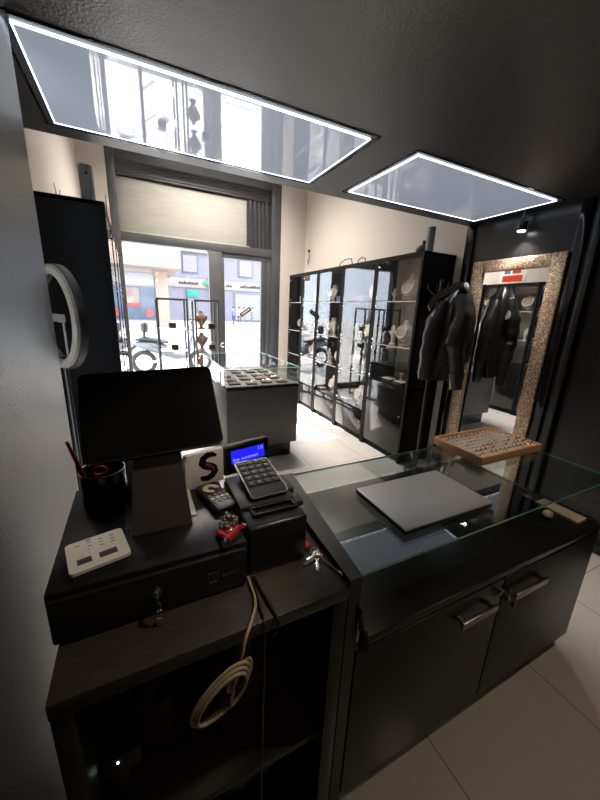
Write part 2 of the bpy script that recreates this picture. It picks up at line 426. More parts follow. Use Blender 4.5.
MB().loft([sect(-.12, .72, .03, .03), sect(.05, .70, .09, .10), sect(.3, .66, .14, .15), sect(.6, .55, .16, .15), sect(.8, .42, .10, .14), sect(1.0, .42, .08, .13), sect(1.12, .6, .22, .15), sect(1.2, .85, .2, .12), sect(1.22, 1.02, .05, .08)]).done('body', 'bikegrey', sc)
MB().loft([sect(-.06, .82, .03, .07), sect(.1, .84, .06, .12), sect(.4, .80, .06, .14), sect(.66, .76, .04, .10)]).done('seat', 'black_satin', sc)
m = MB()
m.tube([(-.02, 8.5, .70), (-.13, 8.5, .62), (-.22, 8.5, .42)], [.04, .035, .025], 8); m.box((-.26, 8.42, .36), (-.23, 8.58, .54), .005); m.done('mudguard', 'black_satin', sc)
m = MB().cyl((.1, 8.36, .29), (.62, 8.36, .36), .035, seg=10).cyl((.1, 8.64, .29), (.55, 8.64, .40), .02); m.done('swing_arm', 'chrome', sc)
m = MB().cyl((1.38, 8.5, .29), (1.22, 8.5, 1.0), .03).tube([(1.16, 8.16, 1.08), (1.2, 8.34, 1.05), (1.22, 8.5, 1.02), (1.2, 8.66, 1.05), (1.16, 8.84, 1.08)], .017, 8); m.done('handlebar', 'black_satin', sc)
for sy in (-1, 1):
    MB().cyl((1.2, 8.5+sy*.25, 1.05), (1.16, 8.5+sy*.33, 1.22), .008).sph((1.16, 8.5+sy*.33, 1.25), .06, (.4, 1, .7)).done('rear_mirror', 'black_satin', sc)
MB().box((.08, 8.40, .98), (.24, 8.60, 1.22), .07, seg=3).cyl((.14, 8.5, .84), (.15, 8.5, 1.0), .03).done('back_rest', 'black_satin', sc)

# people on the square
def skin_person(name, label, loc, rz, stride, cloth, trousers, arm=.1, s=1.):
    root = thing(name, label, 'person', loc, rz, None)
    V = [(0, 0, .95), (0, 0, 1.15), (0, .0, 1.38), (0, 0, 1.5), (0, .02, 1.62), (0, .01, 1.74),
         (.19, 0, 1.40), (.25, arm, 1.14), (.25, arm*2+.08, .90), (.25, arm*2+.12, .80),
         (-.19, 0, 1.40), (-.25, -arm, 1.14), (-.25, -arm+.1, .90), (-.25, -arm+.13, .80),
         (.10, 0, .90), (.11, stride*.5+.02, .50), (.11, stride, .08), (.11, stride+.14, .03),
         (-.10, 0, .90), (-.11, -stride*.5+.03, .50), (-.11, -stride, .08), (-.11, -stride+.14, .03)]
    E_ = [(0, 1), (1, 2), (2, 3), (3, 4), (4, 5), (2, 6), (6, 7), (7, 8), (8, 9), (2, 10), (10, 11), (11, 12), (12, 13), (0, 14), (14, 15), (15, 16), (16, 17), (0, 18), (18, 19), (19, 20), (20, 21)]
    rad = [.14, .13, .15, .06, .095, .08, .07, .05, .04, .035, .07, .05, .04, .035, .10, .065, .045, .04, .10, .065, .045, .04]
    me = bpy.data.meshes.new(name+'_body'); me.from_pydata([tuple(c*s for c in v) for v in V], E_, [])
    t = bpy.data.objects.new('tmp', me); COL.objects.link(t)
    md = t.modifiers.new('s', 'SKIN')
    for i, sv in enumerate(me.skin_vertices[0].data): sv.radius = (rad[i]*s, rad[i]*s*.85); sv.use_root = (i == 0)
    t.modifiers.new('u', 'SUBSURF').levels = 1
    dg = bpy.context.evaluated_depsgraph_get()
    nm = bpy.data.meshes.new_from_object(t.evaluated_get(dg)); bpy.data.objects.remove(t)
    nm.materials.clear()
    for k in ('skin', cloth, trousers): nm.materials.append(M[k])
    for p in nm.polygons:
        z = p.center.z/s; ax = abs(p.center.x)/s
        p.material_index = 0 if z > 1.46 or (z < .86 and ax > .2) else (1 if z > .93 or ax > .2 else 2)
        p.use_smooth = True
    o = bpy.data.objects.new('body', nm); COL.objects.link(o); o.parent = root; XF[o.name] = XF[root.name]
    MB().sph((0, -.005*s, 1.70*s), .112*s, (.95, 1.05, .85), 12).done('hair', 'hair', root, local=True)
    return root
M['c_blue'] = mat('blue_cloth', (.10, .16, .36), .8, var=.1); M['c_dark'] = mat('dark_cloth', (.05, .05, .07), .8, var=.1)
M['c_white'] = mat('white_cloth', (.6, .58, .56), .8, var=.05); M['c_red'] = mat('rust_cloth', (.32, .14, .10), .8, var=.1); M['c_grey'] = mat('grey_cloth', (.2, .2, .23), .8, var=.1)
skin_person('person', 'person in a blue top walking at the left of the far group', (9.0, 34, 0), .5, .18, 'c_blue', 'c_dark')
skin_person('person', 'person in white and dark trousers walking in the far group', (9.9, 35, 0), -.4, .12, 'c_white', 'c_dark', .05)
skin_person('person', 'person in a rust coloured top in the middle of the far group', (10.7, 36, 0), 2.6, .2, 'c_red', 'c_grey')
skin_person('person', 'person in grey walking before the far shop door', (11.8, 36.5, 0), 1.0, .15, 'c_grey', 'c_blue')
skin_person('person', 'person in dark clothes at the right of the far group', (12.7, 36, 0), -1.8, .1, 'c_dark', 'c_dark', .04)

# ------------------------------------------------------------------ ceiling lights
def ceil_panel(x0, x1, label):
    t = thing('ceiling_light', label, 'ceiling light', ((x0+x1)/2, 1.86, 2.40), 0, 'lit panels in the black ceiling')
    y0, y1, z = 1.535, 2.175, 2.4145
    MB().box((x0+.002, y0+.002, z), (x1-.002, y1-.002, 2.42)).done('diffuser', 'led_face', t)
    e = .0025
    m = MB().box((x0-e, y0-e, z-.002), (x1+e, y0+.002, 2.42)).box((x0-e, y1-.002, z-.002), (x1+e, y1+e, 2.42)).box((x0-e, y0, z-.002), (x0+.002, y1, 2.42)).box((x1-.002, y0, z-.002), (x1+e, y1, 2.42))
    m.done('led_edge', 'led', t)
    m = MB()
    for a, b in (((x0-.04, y0-.04, 2.4165), (x1+.04, y0-.03, 2.42)), ((x0-.04, y1+.03, 2.4165), (x1+.04, y1+.04, 2.42)), ((x0-.04, y0-.04, 2.4165), (x0-.03, y1+.04, 2.42)), ((x1+.03, y0-.04, 2.4165), (x1+.04, y1+.04, 2.42))): m.box(a, b)
    m.done('surround', 'black_gloss', t)
ceil_panel(-.27, 1.085, 'long glowing edged glass light panel at left in black ceiling')
ceil_panel(1.405, 2.70, 'glowing edged glass light panel at right in black ceiling near the mirror')
t = thing('spotlight', 'small black ceiling spotlight shining above the glitter framed mirror', 'lamp', (2.78, 1.79, 2.28))
MB().cyl((2.78, 1.79, 2.42), (2.78, 1.79, 2.36), .012).lathe([(.0, .02), (.030, .02), (.036, .03), (.034, .085), (.0, .09)], (2.78, 1.79, 2.26), 20).done('housing', 'black_satin', t)
MB().cyl((2.78, 1.79, 2.274), (2.78, 1.79, 2.281), .027, seg=20).done('lens', 'spot', t)
def light(kind, loc, energy, col, size=.2, rot=(0, 0, 0), size_y=None, spot=None, blend=.4):
    d = bpy.data.lights.new(kind.lower()+'_lamp', kind); d.energy = energy; d.color = col
    if kind == 'AREA':
        d.size = size
        if size_y: d.shape = 'RECTANGLE'; d.size_y = size_y
    elif kind == 'SPOT': d.spot_size = spot; d.spot_blend = blend; d.shadow_soft_size = size
    elif kind == 'POINT': d.shadow_soft_size = size
    o = bpy.data.objects.new(d.name, d); COL.objects.link(o); o.location = loc; o.rotation_euler = rot
    return o
light('SPOT', (2.78, 1.79, 2.265), 22, (1, .93, .84), .03, (0, 0, 0), spot=R(110), blend=.6)
# unseen strip lamps, added under the tall ceiling to light the shop
for k, y in enumerate((4.35, 5.2)):
    t = thing('ceiling_lamp', ['white strip lamp in the middle of the tall ceiling', 'white strip lamp on the tall ceiling nearest the shop front'][k], 'ceiling lamp', (1.2, y, 4.15), 0, 'strip lamps on the tall ceiling')
    MB().box((.3, y-.09, 4.15), (2.1, y+.09, 4.2), .01).done('housing', 'lightgrey', t)
    MB().box((.32, y-.07, 4.142), (2.08, y+.07, 4.151)).done('diffuser', 'lamp', t)
    light('AREA', (1.2, y, 4.135), 66, (1, .91, .80), 1.7, (0, 0, 0), .13).data.spread = R(115)
light('POINT', (.66, .76, 2.33), 1.8, (1, .76, .46), .04)
ts = Vector((.06, .76, 1.06))-Vector((.78, .32, 2.40))
light('SPOT', (.78, .32, 2.40), 30, (1, .86, .68), .04, ts.to_track_quat('-Z', 'Y').to_euler(), spot=R(29), blend=.5)  # added spot without a fixture, aimed to brighten the things on the till
# warm downlights of the till area, behind the camera and above the passage
light('SPOT', (1.7, .05, 2.40), 17, (1, .80, .56), .04, (0, 0, 0), spot=R(100), blend=.8)
light('SPOT', (.55, -.85, 2.40), 7, (1, .82, .62), .06, (R(25), 0, 0), spot=R(110), blend=.8)

# ------------------------------------------------------------------ jewellery stands (prototypes at the origin, facing -Y)
def ell(cx, cy, z, rx, ry, n=20, flat=0.): return [(cx+rx*math.cos(2*PI*k/n), cy+ry*math.sin(2*PI*k/n)*(1-flat if math.sin(2*PI*k/n) > 0 else 1), z) for k in range(n)]
def bust_proto(mname, neck):
    t = thing('necklace_bust', 'x', 'necklace bust', (0, 0, -20))
    m = MB()
    m.loft([ell(0, .03, 0, .055, .045), ell(0, .03, .012, .055, .045), ell(0, .03, .02, .028, .022), ell(0, .02, .045, .035, .02),
            ell(0, -.005, .07, .07, .026), ell(0, .0, .11, .098, .034), ell(0, .01, .15, .112, .038), ell(0, .022, .185, .10, .036), ell(0, .034, .205, .062, .034), ell(0, .04, .222, .042, .034), ell(0, .042, .25, .040, .034), ell(0, .042, .256, .036, .030)])
    m.done('bust_form', mname, t, local=True)
    pts = []
    for k in range(28):
        a = 2*PI*k/28
        x = .062*math.sin(a); q = (1-math.cos(a))/2     # q 0 at the bottom
        z = .085+.135*q; y = -.028+.0+(q**1.6)*.10
        y = -.036+.012*q+.085*q**4
        pts.append((x*(.8+.5*(1-q)), y, z))
    MB().tube(pts, .006 if neck == 'gold' else .0085, 8, True).done('necklace', neck, t, local=True)
    return t
def ringtray_proto():
    t = thing('ring_tray', 'x', 'jewellery tray', (0, 0, -20))
    rx = Matrix.Rotation(R(25), 3, 'X')
    MB().box((-.075, -.055, .0), (.075, .055, .035), .005).done('tray_body', 'grey_plast', t, local=True)
    MB().box((-.068, -.05, .033), (.068, .05, .042), .004).done('tray_pad', 'whitebust', t, local=True)
    m = MB()
    for i in range(5):
        for j in range(3): m.tube([(-.05+i*.025+.007*math.cos(a*PI/4), -.03+j*.03, .048+.007*math.sin(a*PI/4)) for a in range(8)], .0018, 5, True)
    o = m.done('tray_rings', 'gold', t, local=True); o['kind'] = 'stuff'
    return t
def hand_proto():
    t = thing('ring_hand', 'x', 'display hand', (0, 0, -20))
    m = MB().lathe([(.03, 0), (.03, .008), (.016, .015), (.014, .05), (.02, .08), (.024, .10), (.018, .12)], (0, 0, 0), 14)
    for k, (x, h, r) in enumerate(((-.017, .04, .0055), (-.006, .055, .006), (.006, .05, .006), (.017, .036, .005))):
        m.tube([(x*.8, 0, .105), (x, -.004, .12+h*.5), (x*1.15, .0, .115+h)], [r*1.1, r, r*.7], 7)
    m.tube([(-.018, 0, .08), (-.034, -.008, .10), (-.038, -.01, .125)], [.007, .006, .0045], 7)
    m.done('hand_form', 'whitebust', t, local=True)
    MB().tube([(-.0055+.009*math.cos(a*PI/5), .009*math.sin(a*PI/5), .133) for a in range(10)], .002, 6, True).done('ring', 'gold', t, local=True)
    return t
def box_proto(mm):
    t = thing('gift_box', 'x', 'gift box', (0, 0, -20))
    MB().box((-.05, -.035, 0), (.05, .035, .06), .003).done('box_body', mm, t, local=True)
    MB().box((-.053, -.038, .06), (.053, .038, .09), .003).done('lid', mm, t, local=True)
    return t
def earring_proto():
    t = thing('earring_stand', 'x', 'earring stand', (0, 0, -20))
    MB().lathe([(.03, 0), (.03, .006), (.006, .01), (.005, .10), (.004, .11)], (0, 0, 0), 12).cyl((-.045, 0, .105), (.045, 0, .105), .004).done('stand', 'whitebust', t, local=True)
    for x in (-.036, -.012, .012, .036):
        MB().tube([(x, 0, .102), (x, -.004, .09), (x, 0, .06)], .0022, 5).sph((x, 0, .055), .006, seg=8).done('earring', 'gold', t, local=True)
    return t
PR = {'bust': bust_proto('pinkbust', 'pearl'), 'wbust': bust_proto('whitebust', 'gold'), 'tray': ringtray_proto(), 'hand': hand_proto(), 'teal': box_proto('teal'), 'blue': box_proto('blue'), 'redbox': box_proto('redplast'), 'ear': earring_proto()}
KIND = {'bust': 'cream necklace bust with pearls', 'wbust': 'white necklace bust with gold chain', 'tray': 'tray of gold rings', 'hand': 'white ring display hand', 'teal': 'teal gift box', 'blue': 'blue gift box', 'redbox': 'red gift box', 'ear': 'white earring stand'}

# ------------------------------------------------------------------ glass display cabinets
TIERS = ((.86, 1.265), (1.28, 1.735), (1.75, 2.15))
def cabinet(y0, y1, xf, xb, tiers, low, label, group, backs):
    s = 1 if xb > xf else -1            # s = +1: doors face -X
    t = thing('display_cabinet', label, 'display cabinet', ((xf+xb)/2, (y0+y1)/2, 0), 0, group)
    X = lambda d: xf+s*d
    def bx(m, d0, a0, z0, d1, a1, z1, **k):
        p, q = X(d0), X(d1); return m.box((min(p, q), a0, z0), (max(p, q), a1, z1), **k)
    D = abs(xb-xf)
    m = MB(); bx(m, .012, y0, 0, D, y0+.022, 2.20); bx(m, .012, y1-.022, 0, D, y1, 2.20); bx(m, .012, y0, 2.175, D, y1, 2.20, bev=.002); bx(m, .03, y0, 0, D, y1, .07)
    bx(m, .02, y0, low-.025, D, y1, low)
    bx(m, -.003, y0, 0, .03, y0+.03, 2.20); bx(m, -.003, y1-.03, 0, .03, y1, 2.20); bx(m, -.003, y0+.03, 2.155, .03, y1-.03, 2.20)
    m.done('carcass', 'cab_black', t)
    m = MB(); bx(m, D-.015, y0+.022, low, D-.004, y1-.022, 2.175); m.done('back_panel', backs, t)
    for z0, z1 in tiers:
        d = MB(); bx(d, .0, y0+.031, z0, .006, y1-.031, z1); o = d.done('door', 'glass_cab', t)
        for zz in (z0+.03, z1-.05):
            g = MB(); bx(g, -.004, y1-.06, zz, .012, y1-.033, zz+.02, bev=.002); g.done('hinge', 'chrome', o)
        if z0 > low+.1:
            sh = MB(); bx(sh, .02, y0+.022, z0-.018, D-.016, y1-.022, z0-.010); sh.done('shelf', 'glass_cab', t)
    for z0, z1 in tiers[:-1]:
        e = MB(); bx(e, -.001, y0+.031, z1+.002, .010, y1-.031, z1+.010); e.done('door_edge', 'lightgrey', t)
    if low > .3:
        d = MB(); bx(d, .0, y0+.031, .08, .016, y1-.031, low-.004, bev=.002); d.done('lower_door', 'black_gloss', t)
        l = MB(); bx(l, -.006, y0+.06, low*.62, .0, y0+.075, low*.62+.015, bev=.002); l.done('lock', 'chrome', t)
    return t
RG, LG = 'glass display cabinets along the right wall', 'glass display cabinets along the left wall'
T3 = TIERS; T4 = ((.42, .85), (.86, 1.265), (1.28, 1.735), (1.75, 2.15))
cabinet(2.49, 3.18, 2.495, 2.925, T3, .85, 'tall black display cabinet with glass doors nearest the coat stand', RG, 'cabback')
cabinet(3.185, 3.86, 2.495, 2.925, T4, .40, 'glass fronted display cabinet next to the nearest one on right wall', RG, 'cabback')
cabinet(3.87, 4.53, 2.495, 2.925, T4, .40, 'glass fronted display cabinet in the middle of the right wall row', RG, 'cabback')
cabinet(4.55, 5.06, 2.495, 2.925, T4, .40, 'glass fronted display cabinet second from the window in right row', RG, 'darkback')
cabinet(5.07, 5.58, 2.495, 2.925, T4, .40, 'glass fronted display cabinet closest to the window in right row', RG, 'darkback')
cabinet(2.562, 3.22, -.12, -.545, T3, .85, 'tall black display cabinet whose side faces the till at left', LG, 'darkback')
cabinet(3.24, 3.90, -.12, -.545, T3, .85, 'black display cabinet seen in the mirror, second of the left wall row', LG, 'cabback')
cabinet(3.92, 4.58, -.12, -.545, T3, .85, 'black display cabinet third of the left wall row, seen in the mirror', LG, 'cabback')
CABN = ['nearest right cabinet', 'second right cabinet', 'third right cabinet', 'fourth right cabinet', 'window end right cabinet']
SHN = {1.76: 'top shelf', 1.28: 'middle shelf', .87: 'lower shelf', .42: 'bottom shelf', 1.70: 'inner glass shelf'}
def put(kind, x, y, z, cab, where, face=-1, sc=1.):
    rz = -PI/2 if face < 0 else PI/2
    o = copy_tree(PR[kind], (x, y, z), rz, '%s, %s of %s' % (KIND[kind], where, cab), KIND[kind].split(' with')[0]+' group' if False else 'jewellery displays in the wall cabinets')
    if sc != 1: o.scale = (sc, sc, sc)
    return o
base = {1: 1.742, 2: 1.271, 3: .852, 4: .402}
def shelfz(ci, tier): return {1: 1.741, 2: 1.271, 3: .851 if ci == 0 else .851, 4: .401}[tier]
xR = 2.66
# nearest cabinet
put('bust', xR, 2.80, 1.741, CABN[0], 'front right on the top shelf', sc=1.15); put('hand', xR, 3.03, 1.741, CABN[0], 'left on the top shelf', sc=.9); put('ear', 2.72, 2.95, 1.741, CABN[0], 'centre of the top shelf')
put('bust', xR, 2.82, 1.271, CABN[0], 'right on the middle shelf', sc=1.1); put('hand', xR, 2.98, 1.271, CABN[0], 'left on the middle shelf', sc=1.3)
put('tray', 2.60, 2.70, .851, CABN[0], 'right on the floor'); put('tray', 2.60, 2.90, .851, CABN[0], 'left on the floor'); put('ear', 2.70, 2.82, .851, CABN[0], 'behind the trays on the floor')
# second
put('wbust', xR, 3.40, 1.741, CABN[1], 'right on the top shelf'); put('blue', xR, 3.62, 1.741, CABN[1], 'centre of the top shelf'); put('redbox', xR, 3.76, 1.741, CABN[1], 'left on the top shelf')
put('wbust', xR, 3.42, 1.271, CABN[1], 'right on the middle shelf'); put('hand', xR, 3.70, 1.271, CABN[1], 'left on the middle shelf', sc=1.3)
put('hand', xR, 3.45, .851, CABN[1], 'right on the lower shelf', sc=1.2); put('wbust', xR, 3.70, .851, CABN[1], 'left on the lower shelf'); put('wbust', xR, 3.52, .401, CABN[1], 'centre of the bottom shelf')
# middle
put('redbox', xR, 4.02, 1.741, CABN[2], 'right on the top shelf'); put('blue', xR, 4.16, 1.741, CABN[2], 'centre of the top shelf'); put('wbust', xR, 4.38, 1.741, CABN[2], 'left on the top shelf')
put('bust', xR, 4.05, 1.271, CABN[2], 'right on the middle shelf'); put('bust', xR, 4.36, 1.271, CABN[2], 'left on the middle shelf')
put('wbust', xR, 4.10, .851, CABN[2], 'right on the lower shelf'); put('hand', xR, 4.36, .851, CABN[2], 'left on the lower shelf', sc=1.3); put('wbust', xR, 4.22, .401, CABN[2], 'centre of the bottom shelf')
# fourth and fifth
put('teal', xR, 4.70, 1.741, CABN[3], 'right on the top shelf'); put('hand', xR, 4.90, 1.741, CABN[3], 'left on the top shelf', sc=1.2)
put('wbust', xR, 4.80, 1.271, CABN[3], 'centre of the middle shelf'); put('hand', xR, 4.74, .851, CABN[3], 'centre of the lower shelf', sc=1.3)
put('bust', xR, 5.22, 1.741, CABN[4], 'right on the top shelf'); put('bust', xR, 5.40, 1.271, CABN[4], 'left on the middle shelf'); put('redbox', xR, 5.2, 1.271, CABN[4], 'right on the middle shelf'); put('wbust', xR, 5.3, .851, CABN[4], 'centre of the lower shelf')
for kd, x, y, z, ci, wh in (('tray', 2.60, 3.73, .401, 1, 'front left on the bottom shelf'), ('ear', 2.62, 3.58, 1.271, 1, 'centre of the middle shelf'), ('teal', 2.72, 3.58, .851, 1, 'back centre of the lower shelf'),
        ('ear', 2.62, 4.24, .851, 2, 'centre of the lower shelf'), ('hand', 2.62, 4.20, 1.271, 2, 'centre of the middle shelf'), ('tray', 2.60, 4.42, .401, 2, 'left on the bottom shelf'),
        ('redbox', 2.76, 4.63, .851, 3, 'right on the lower shelf'), ('bust', 2.66, 4.915, .851, 3, 'left on the lower shelf'), ('blue', 2.66, 4.66, 1.271, 3, 'right on the middle shelf'), ('wbust', 2.66, 4.82, .401, 3, 'centre of the bottom shelf'),
        ('ear', 2.64, 5.42, 1.741, 4, 'left on the top shelf'), ('teal', 2.66, 5.20, .401, 4, 'right on the bottom shelf'), ('hand', 2.66, 5.42, .401, 4, 'left on the bottom shelf')):
    put(kd, x, y, z, CABN[ci], wh)
# left row, seen in the mirror
for ci, yc in ((1, 3.57), (2, 4.25)):
    cn = ['', 'second left cabinet', 'third left cabinet'][ci]
    put('bust', -.28, yc-.12, 1.741, cn, 'on the top shelf', 1, 1.2); put('wbust', -.28, yc+.12, 1.271, cn, 'on the middle shelf', 1, 1.2); put('tray', -.24, yc, .851, cn, 'on the floor', 1); put('hand', -.28, yc-.18, 1.271, cn, 'beside the bust on the middle shelf', 1, 1.2)
for k in list(PR):        # the prototypes themselves become real pieces on the left row
    pass
spots = {'bust': (-.28, 3.0, 1.741, 'cream necklace bust on the top shelf of the first left wall cabinet'), 'wbust': (-.28, 2.8, 1.271, 'white necklace bust on the middle shelf of the first left wall cabinet'), 'tray': (-.24, 2.8, .851, 'ring tray on the floor of the first left wall cabinet'), 'hand': (-.28, 3.05, 1.271, 'display hand on the middle shelf of the first left wall cabinet'),
         'teal': (-.3, 2.75, 1.741, 'teal gift box on the top shelf of the first left wall cabinet'), 'blue': (-.3, 4.05, .851, 'blue gift box on the floor of the third left wall cabinet'), 'redbox': (-.3, 2.66, .851, 'red gift box on the floor of the first left wall cabinet'), 'ear': (-.28, 3.05, .851, 'earring stand on the floor of the first left wall cabinet')}
for k, (x, y, z, lab) in spots.items():
    o = PR[k]; o.location = (x, y, z); o.rotation_euler = (0, 0, PI/2); o['label'] = lab; o['group'] = 'jewellery displays in the wall cabinets'
pw = thing('standing_card', 'red and white card standing on the left cabinets, seen at the top of the mirror', 'card', (-.145, 3.72, 2.20))
MB().box((-.15, 3.50, 2.20), (-.14, 3.95, 2.47), .001).done('sheet', 'white', pw)
MB().box((-.141, 3.56, 2.23), (-.138, 3.90, 2.33)).done('print', 'redplast', pw)
MB().box((-.141, 3.60, 2.36), (-.138, 3.74, 2.43)).done('print', 'redplast', pw)
MB().box((-.141, 3.78, 2.36), (-.138, 3.88, 2.44)).done('print', 'blue', pw)
MB().box((-.21, 3.70, 2.20), (-.15, 3.74, 2.30), .002).done('easel', 'white', pw)


# on top of the cabinets
t = thing('speaker', 'dark grey column speaker on the black cabinet at left by the window', 'speaker', (-.23, 3.0, 2.20))
m = MB(); m.loft([[(-.23+.046*math.cos(a)*(1 if abs(math.cos(a)) < .8 else .95), 3.0+.05*math.sin(a), z) for a in [2*PI*k/20 for k in range(20)]] for z in (2.20, 2.22, 2.49, 2.505)]); m.done('enclosure', 'speaker', t)
MB().cyl((-.225, 2.945, 2.45), (-.225, 2.953, 2.45), .006).done('emblem', 'black_gloss', t)
t = thing('reed_diffuser', 'small olive jar with dark reeds on the black cabinet at left', 'reed diffuser', (-.41, 3.0, 2.20))
MB().lathe([(.022, 0), (.026, .005), (.026, .04), (.018, .05), (.013, .055), (.013, .065)], (-.41, 3.0, 2.20), 16).done('jar', 'green', t)
for q in ((-.425, 3.0, 2.37), (-.395, 3.0, 2.33)): MB().cyl((-.41, 3.0, 2.22), q, .0022, seg=6).done('reed', 'reed', t)
t = thing('vase', 'small dark vase on top of the nearest right wall cabinet', 'vase', (2.66, 2.68, 2.20))
MB().lathe([(.05, 0), (.07, .02), (.072, .05), (.05, .08), (.02, .095), (.016, .12), (.022, .13)], (2.66, 2.68, 2.20), 20).done('vase_body', 'grey_plast', t)
t = thing('speaker', 'slim grey column speaker on the nearest right wall cabinet by the vase', 'speaker', (2.60, 2.545, 2.20))
m = MB(); m.loft([[(2.60+.036*math.cos(a), 2.545+.04*math.sin(a), z) for a in [2*PI*k/16 for k in range(16)]] for z in (2.20, 2.21, 2.41, 2.42)]); m.done('enclosure', 'speaker', t)
tag(MB().tube([(2.6, 4.15, 2.21), (2.6, 4.12, 2.27), (2.6, 3.98, 2.30), (2.6, 3.86, 2.29), (2.6, 3.83, 2.21)], .006, 6).done('cable', 'blackcable'), 'black cable arching over the middle right wall cabinet', 'cable')
tag(MB().tube([(2.6, 3.72, 2.205), (2.6, 3.70, 2.26), (2.6, 3.63, 2.28), (2.6, 3.56, 2.26), (2.6, 3.55, 2.205)], .006, 6).done('cable', 'blackcable'), 'short black cable loop on the second right wall cabinet', 'cable')
t = thing('wall_socket', 'dark cable outlet with a hanging wire high on the cream right wall', 'cable outlet', (2.92, 5.66, 2.55))
MB().cyl((2.93, 5.72, 2.66), (2.905, 5.72, 2.66), .025, seg=12).done('outlet', 'grey_plast', t)
MB().tube([(2.91, 5.72, 2.66), (2.90, 5.66, 2.56), (2.90, 5.70, 2.42), (2.91, 5.74, 2.52)], .005, 6).done('wire', 'blackcable', t)

# ------------------------------------------------------------------ island vitrine
iv = thing('display_island', 'grey island vitrine with a glass case in the shop centre', 'display island', (1.14, 3.75, 0))
MB().box((.745, 3.12, .17), (1.535, 4.34, .80), .004).done('body', 'plinth', iv)
MB().box((.80, 3.17, 0), (1.485, 4.28, .17)).done('plinth', 'black_satin', iv)
MB().box((.745, 3.12, .80), (1.535, 4.34, .835), .003).done('case_floor', 'black_gloss', iv)
MB().box((.76, 3.13, .835), (1.525, 4.33, .845), .002).done('liner', 'grey', iv)
g = MB()
g.box((.747, 3.12, .835), (1.533, 3.126, 1.02)).box((.747, 4.334, .835), (1.533, 4.34, 1.02)).box((.745, 3.12, .835), (.751, 4.34, 1.02)).box((1.529, 3.12, .835), (1.535, 4.34, 1.02)).box((.745, 3.12, 1.02), (1.535, 4.34, 1.026))
g.done('glass_case', 'glass_cab', iv)
m = MB(); e = .004
for p, q in (((.745, 3.118, 1.021), (1.535, 3.118, 1.021)), ((1.537, 3.118, .838), (1.537, 3.118, 1.021)), ((1.537, 3.118, 1.023), (1.537, 4.34, 1.023)), ((.745, 4.342, 1.023), (1.535, 4.342, 1.023)), ((.743, 3.118, 1.023), (.743, 4.34, 1.023)), ((.743, 3.118, .838), (.743, 3.118, 1.021))): m.cyl(p, q, e, seg=6)
m.done('glass_edge', 'edge', iv)
tp = thing('jewellery_pad', 'x', 'jewellery pad', (0, 0, -20))
MB().box((-.055, -.045, 0), (.055, .045, .018), .006).done('pad', 'brown', tp, local=True)
m = MB()
for i in range(3): m.tube([(-.03+i*.03+.01*math.cos(a*PI/4), -.005, .026+.01*math.sin(a*PI/4)) for a in range(8)], .003, 5, True)
o = m.done('pad_rings', 'silver', tp, local=True)
first = True
for r_ in range(5):
    for k in range(4):
        x = .87+k*.17+random.uniform(-.012, .012); y = 3.23+r_*.20+random.uniform(-.02, .02)
        lab = 'small brown jewellery pad in island vitrine, row %s from the front, %s' % (['first', 'second', 'third', 'fourth', 'fifth'][r_], ['leftmost', 'second from left', 'third from left', 'rightmost'][k])
        if first: tp.location = (x, y, .845); tp['label'] = lab; tp['group'] = 'jewellery pads in the island vitrine'; first = False
        else: copy_tree(tp, (x, y, .845), random.uniform(-.1, .1), lab, 'jewellery pads in the island vitrine')

# ------------------------------------------------------------------ window display stands
def winstand(x0, x1, label):
    y0, y1, h = 5.15, 5.45, 1.705
    t = thing('display_stand', label, 'display stand', ((x0+x1)/2, 5.3, 0), 0, 'metal frame display stands in the window')
    m = MB(); r = .012
    for x in (x0, x1):
        for y in (y0, y1): m.box((x-r, y-r, 0), (x+r, y+r, h))
        m.box((x-r, y0, h-.024), (x+r, y1, h)); m.box((x-r, y0, 0), (x+r, y1, .024))
    for y in (y0, y1): m.box((x0, y-r, h-.024), (x1, y+r, h)).box((x0, y-r, 0), (x1, y+r, .024))
    m.done('stand_frame', 'frame', t)
    for z in (.62, .96, 1.28): MB().box((x0+r, y0, z-.008), (x1-r, y1, z)).done('stand_shelf', 'whitebust' if x0 < .5 else 'glass_cab', t)
    return t
winstand(.285, .68, 'metal framed display stand at left in the shop window'); winstand(.80, 1.13, 'metal framed display stand nearest the window mullion')
gb = thing('ring_cube', 'black jewellery cube on upper shelf of left window stand', 'display cube', (.48, 5.3, 1.28), 0, 'jewellery cubes in the window')
MB().box((.43, 5.24, 1.28), (.53, 5.34, 1.36), .004).done('cube', 'black_satin', gb); MB().tube([(.48+.018*math.cos(a*PI/6), 5.29, 1.377+.018*math.sin(a*PI/6)) for a in range(12)], .004, 6, True).done('ring', 'gold', gb)
copy_tree(gb, (.50, 5.3, .96), 0, 'black jewellery cube on middle shelf of left window stand'); copy_tree(gb, (1.05, 5.3, 1.28), 0, 'black jewellery cube on upper shelf of right window stand'); copy_tree(gb, (1.05, 5.3, .96), 0, 'black jewellery cube on middle shelf of right window stand')
def winbust(z, label):
    t = thing('necklace_bust', label, 'necklace bust', (.90, 5.3, z), 0, 'necklace busts in the window')
    m = MB(); m.loft([ell(.90, 5.3, z, .05, .04), ell(.90, 5.3, z+.01, .05, .04), ell(.90, 5.3, z+.025, .02, .018), ell(.90, 5.29, z+.06, .03, .02), ell(.90, 5.29, z+.14, .085, .035), ell(.90, 5.3, z+.19, .10, .04), ell(.90, 5.31, z+.215, .05, .035), ell(.90, 5.31, z+.235, .028, .028), ell(.90, 5.31, z+.26, .027, .027)])
    m.done('bust_form', 'brown', t)
    MB().tube([(.90, 5.262, z+.20), (.90, 5.25, z+.14), (.90, 5.262, z+.05)], .006, 6).done('necklace', 'gold', t)
winbust(1.28, 'brown necklace bust on upper shelf of right window stand'); winbust(.96, 'brown necklace bust on middle shelf of right window stand'); winbust(.62, 'brown necklace bust on lower shelf of right window stand')

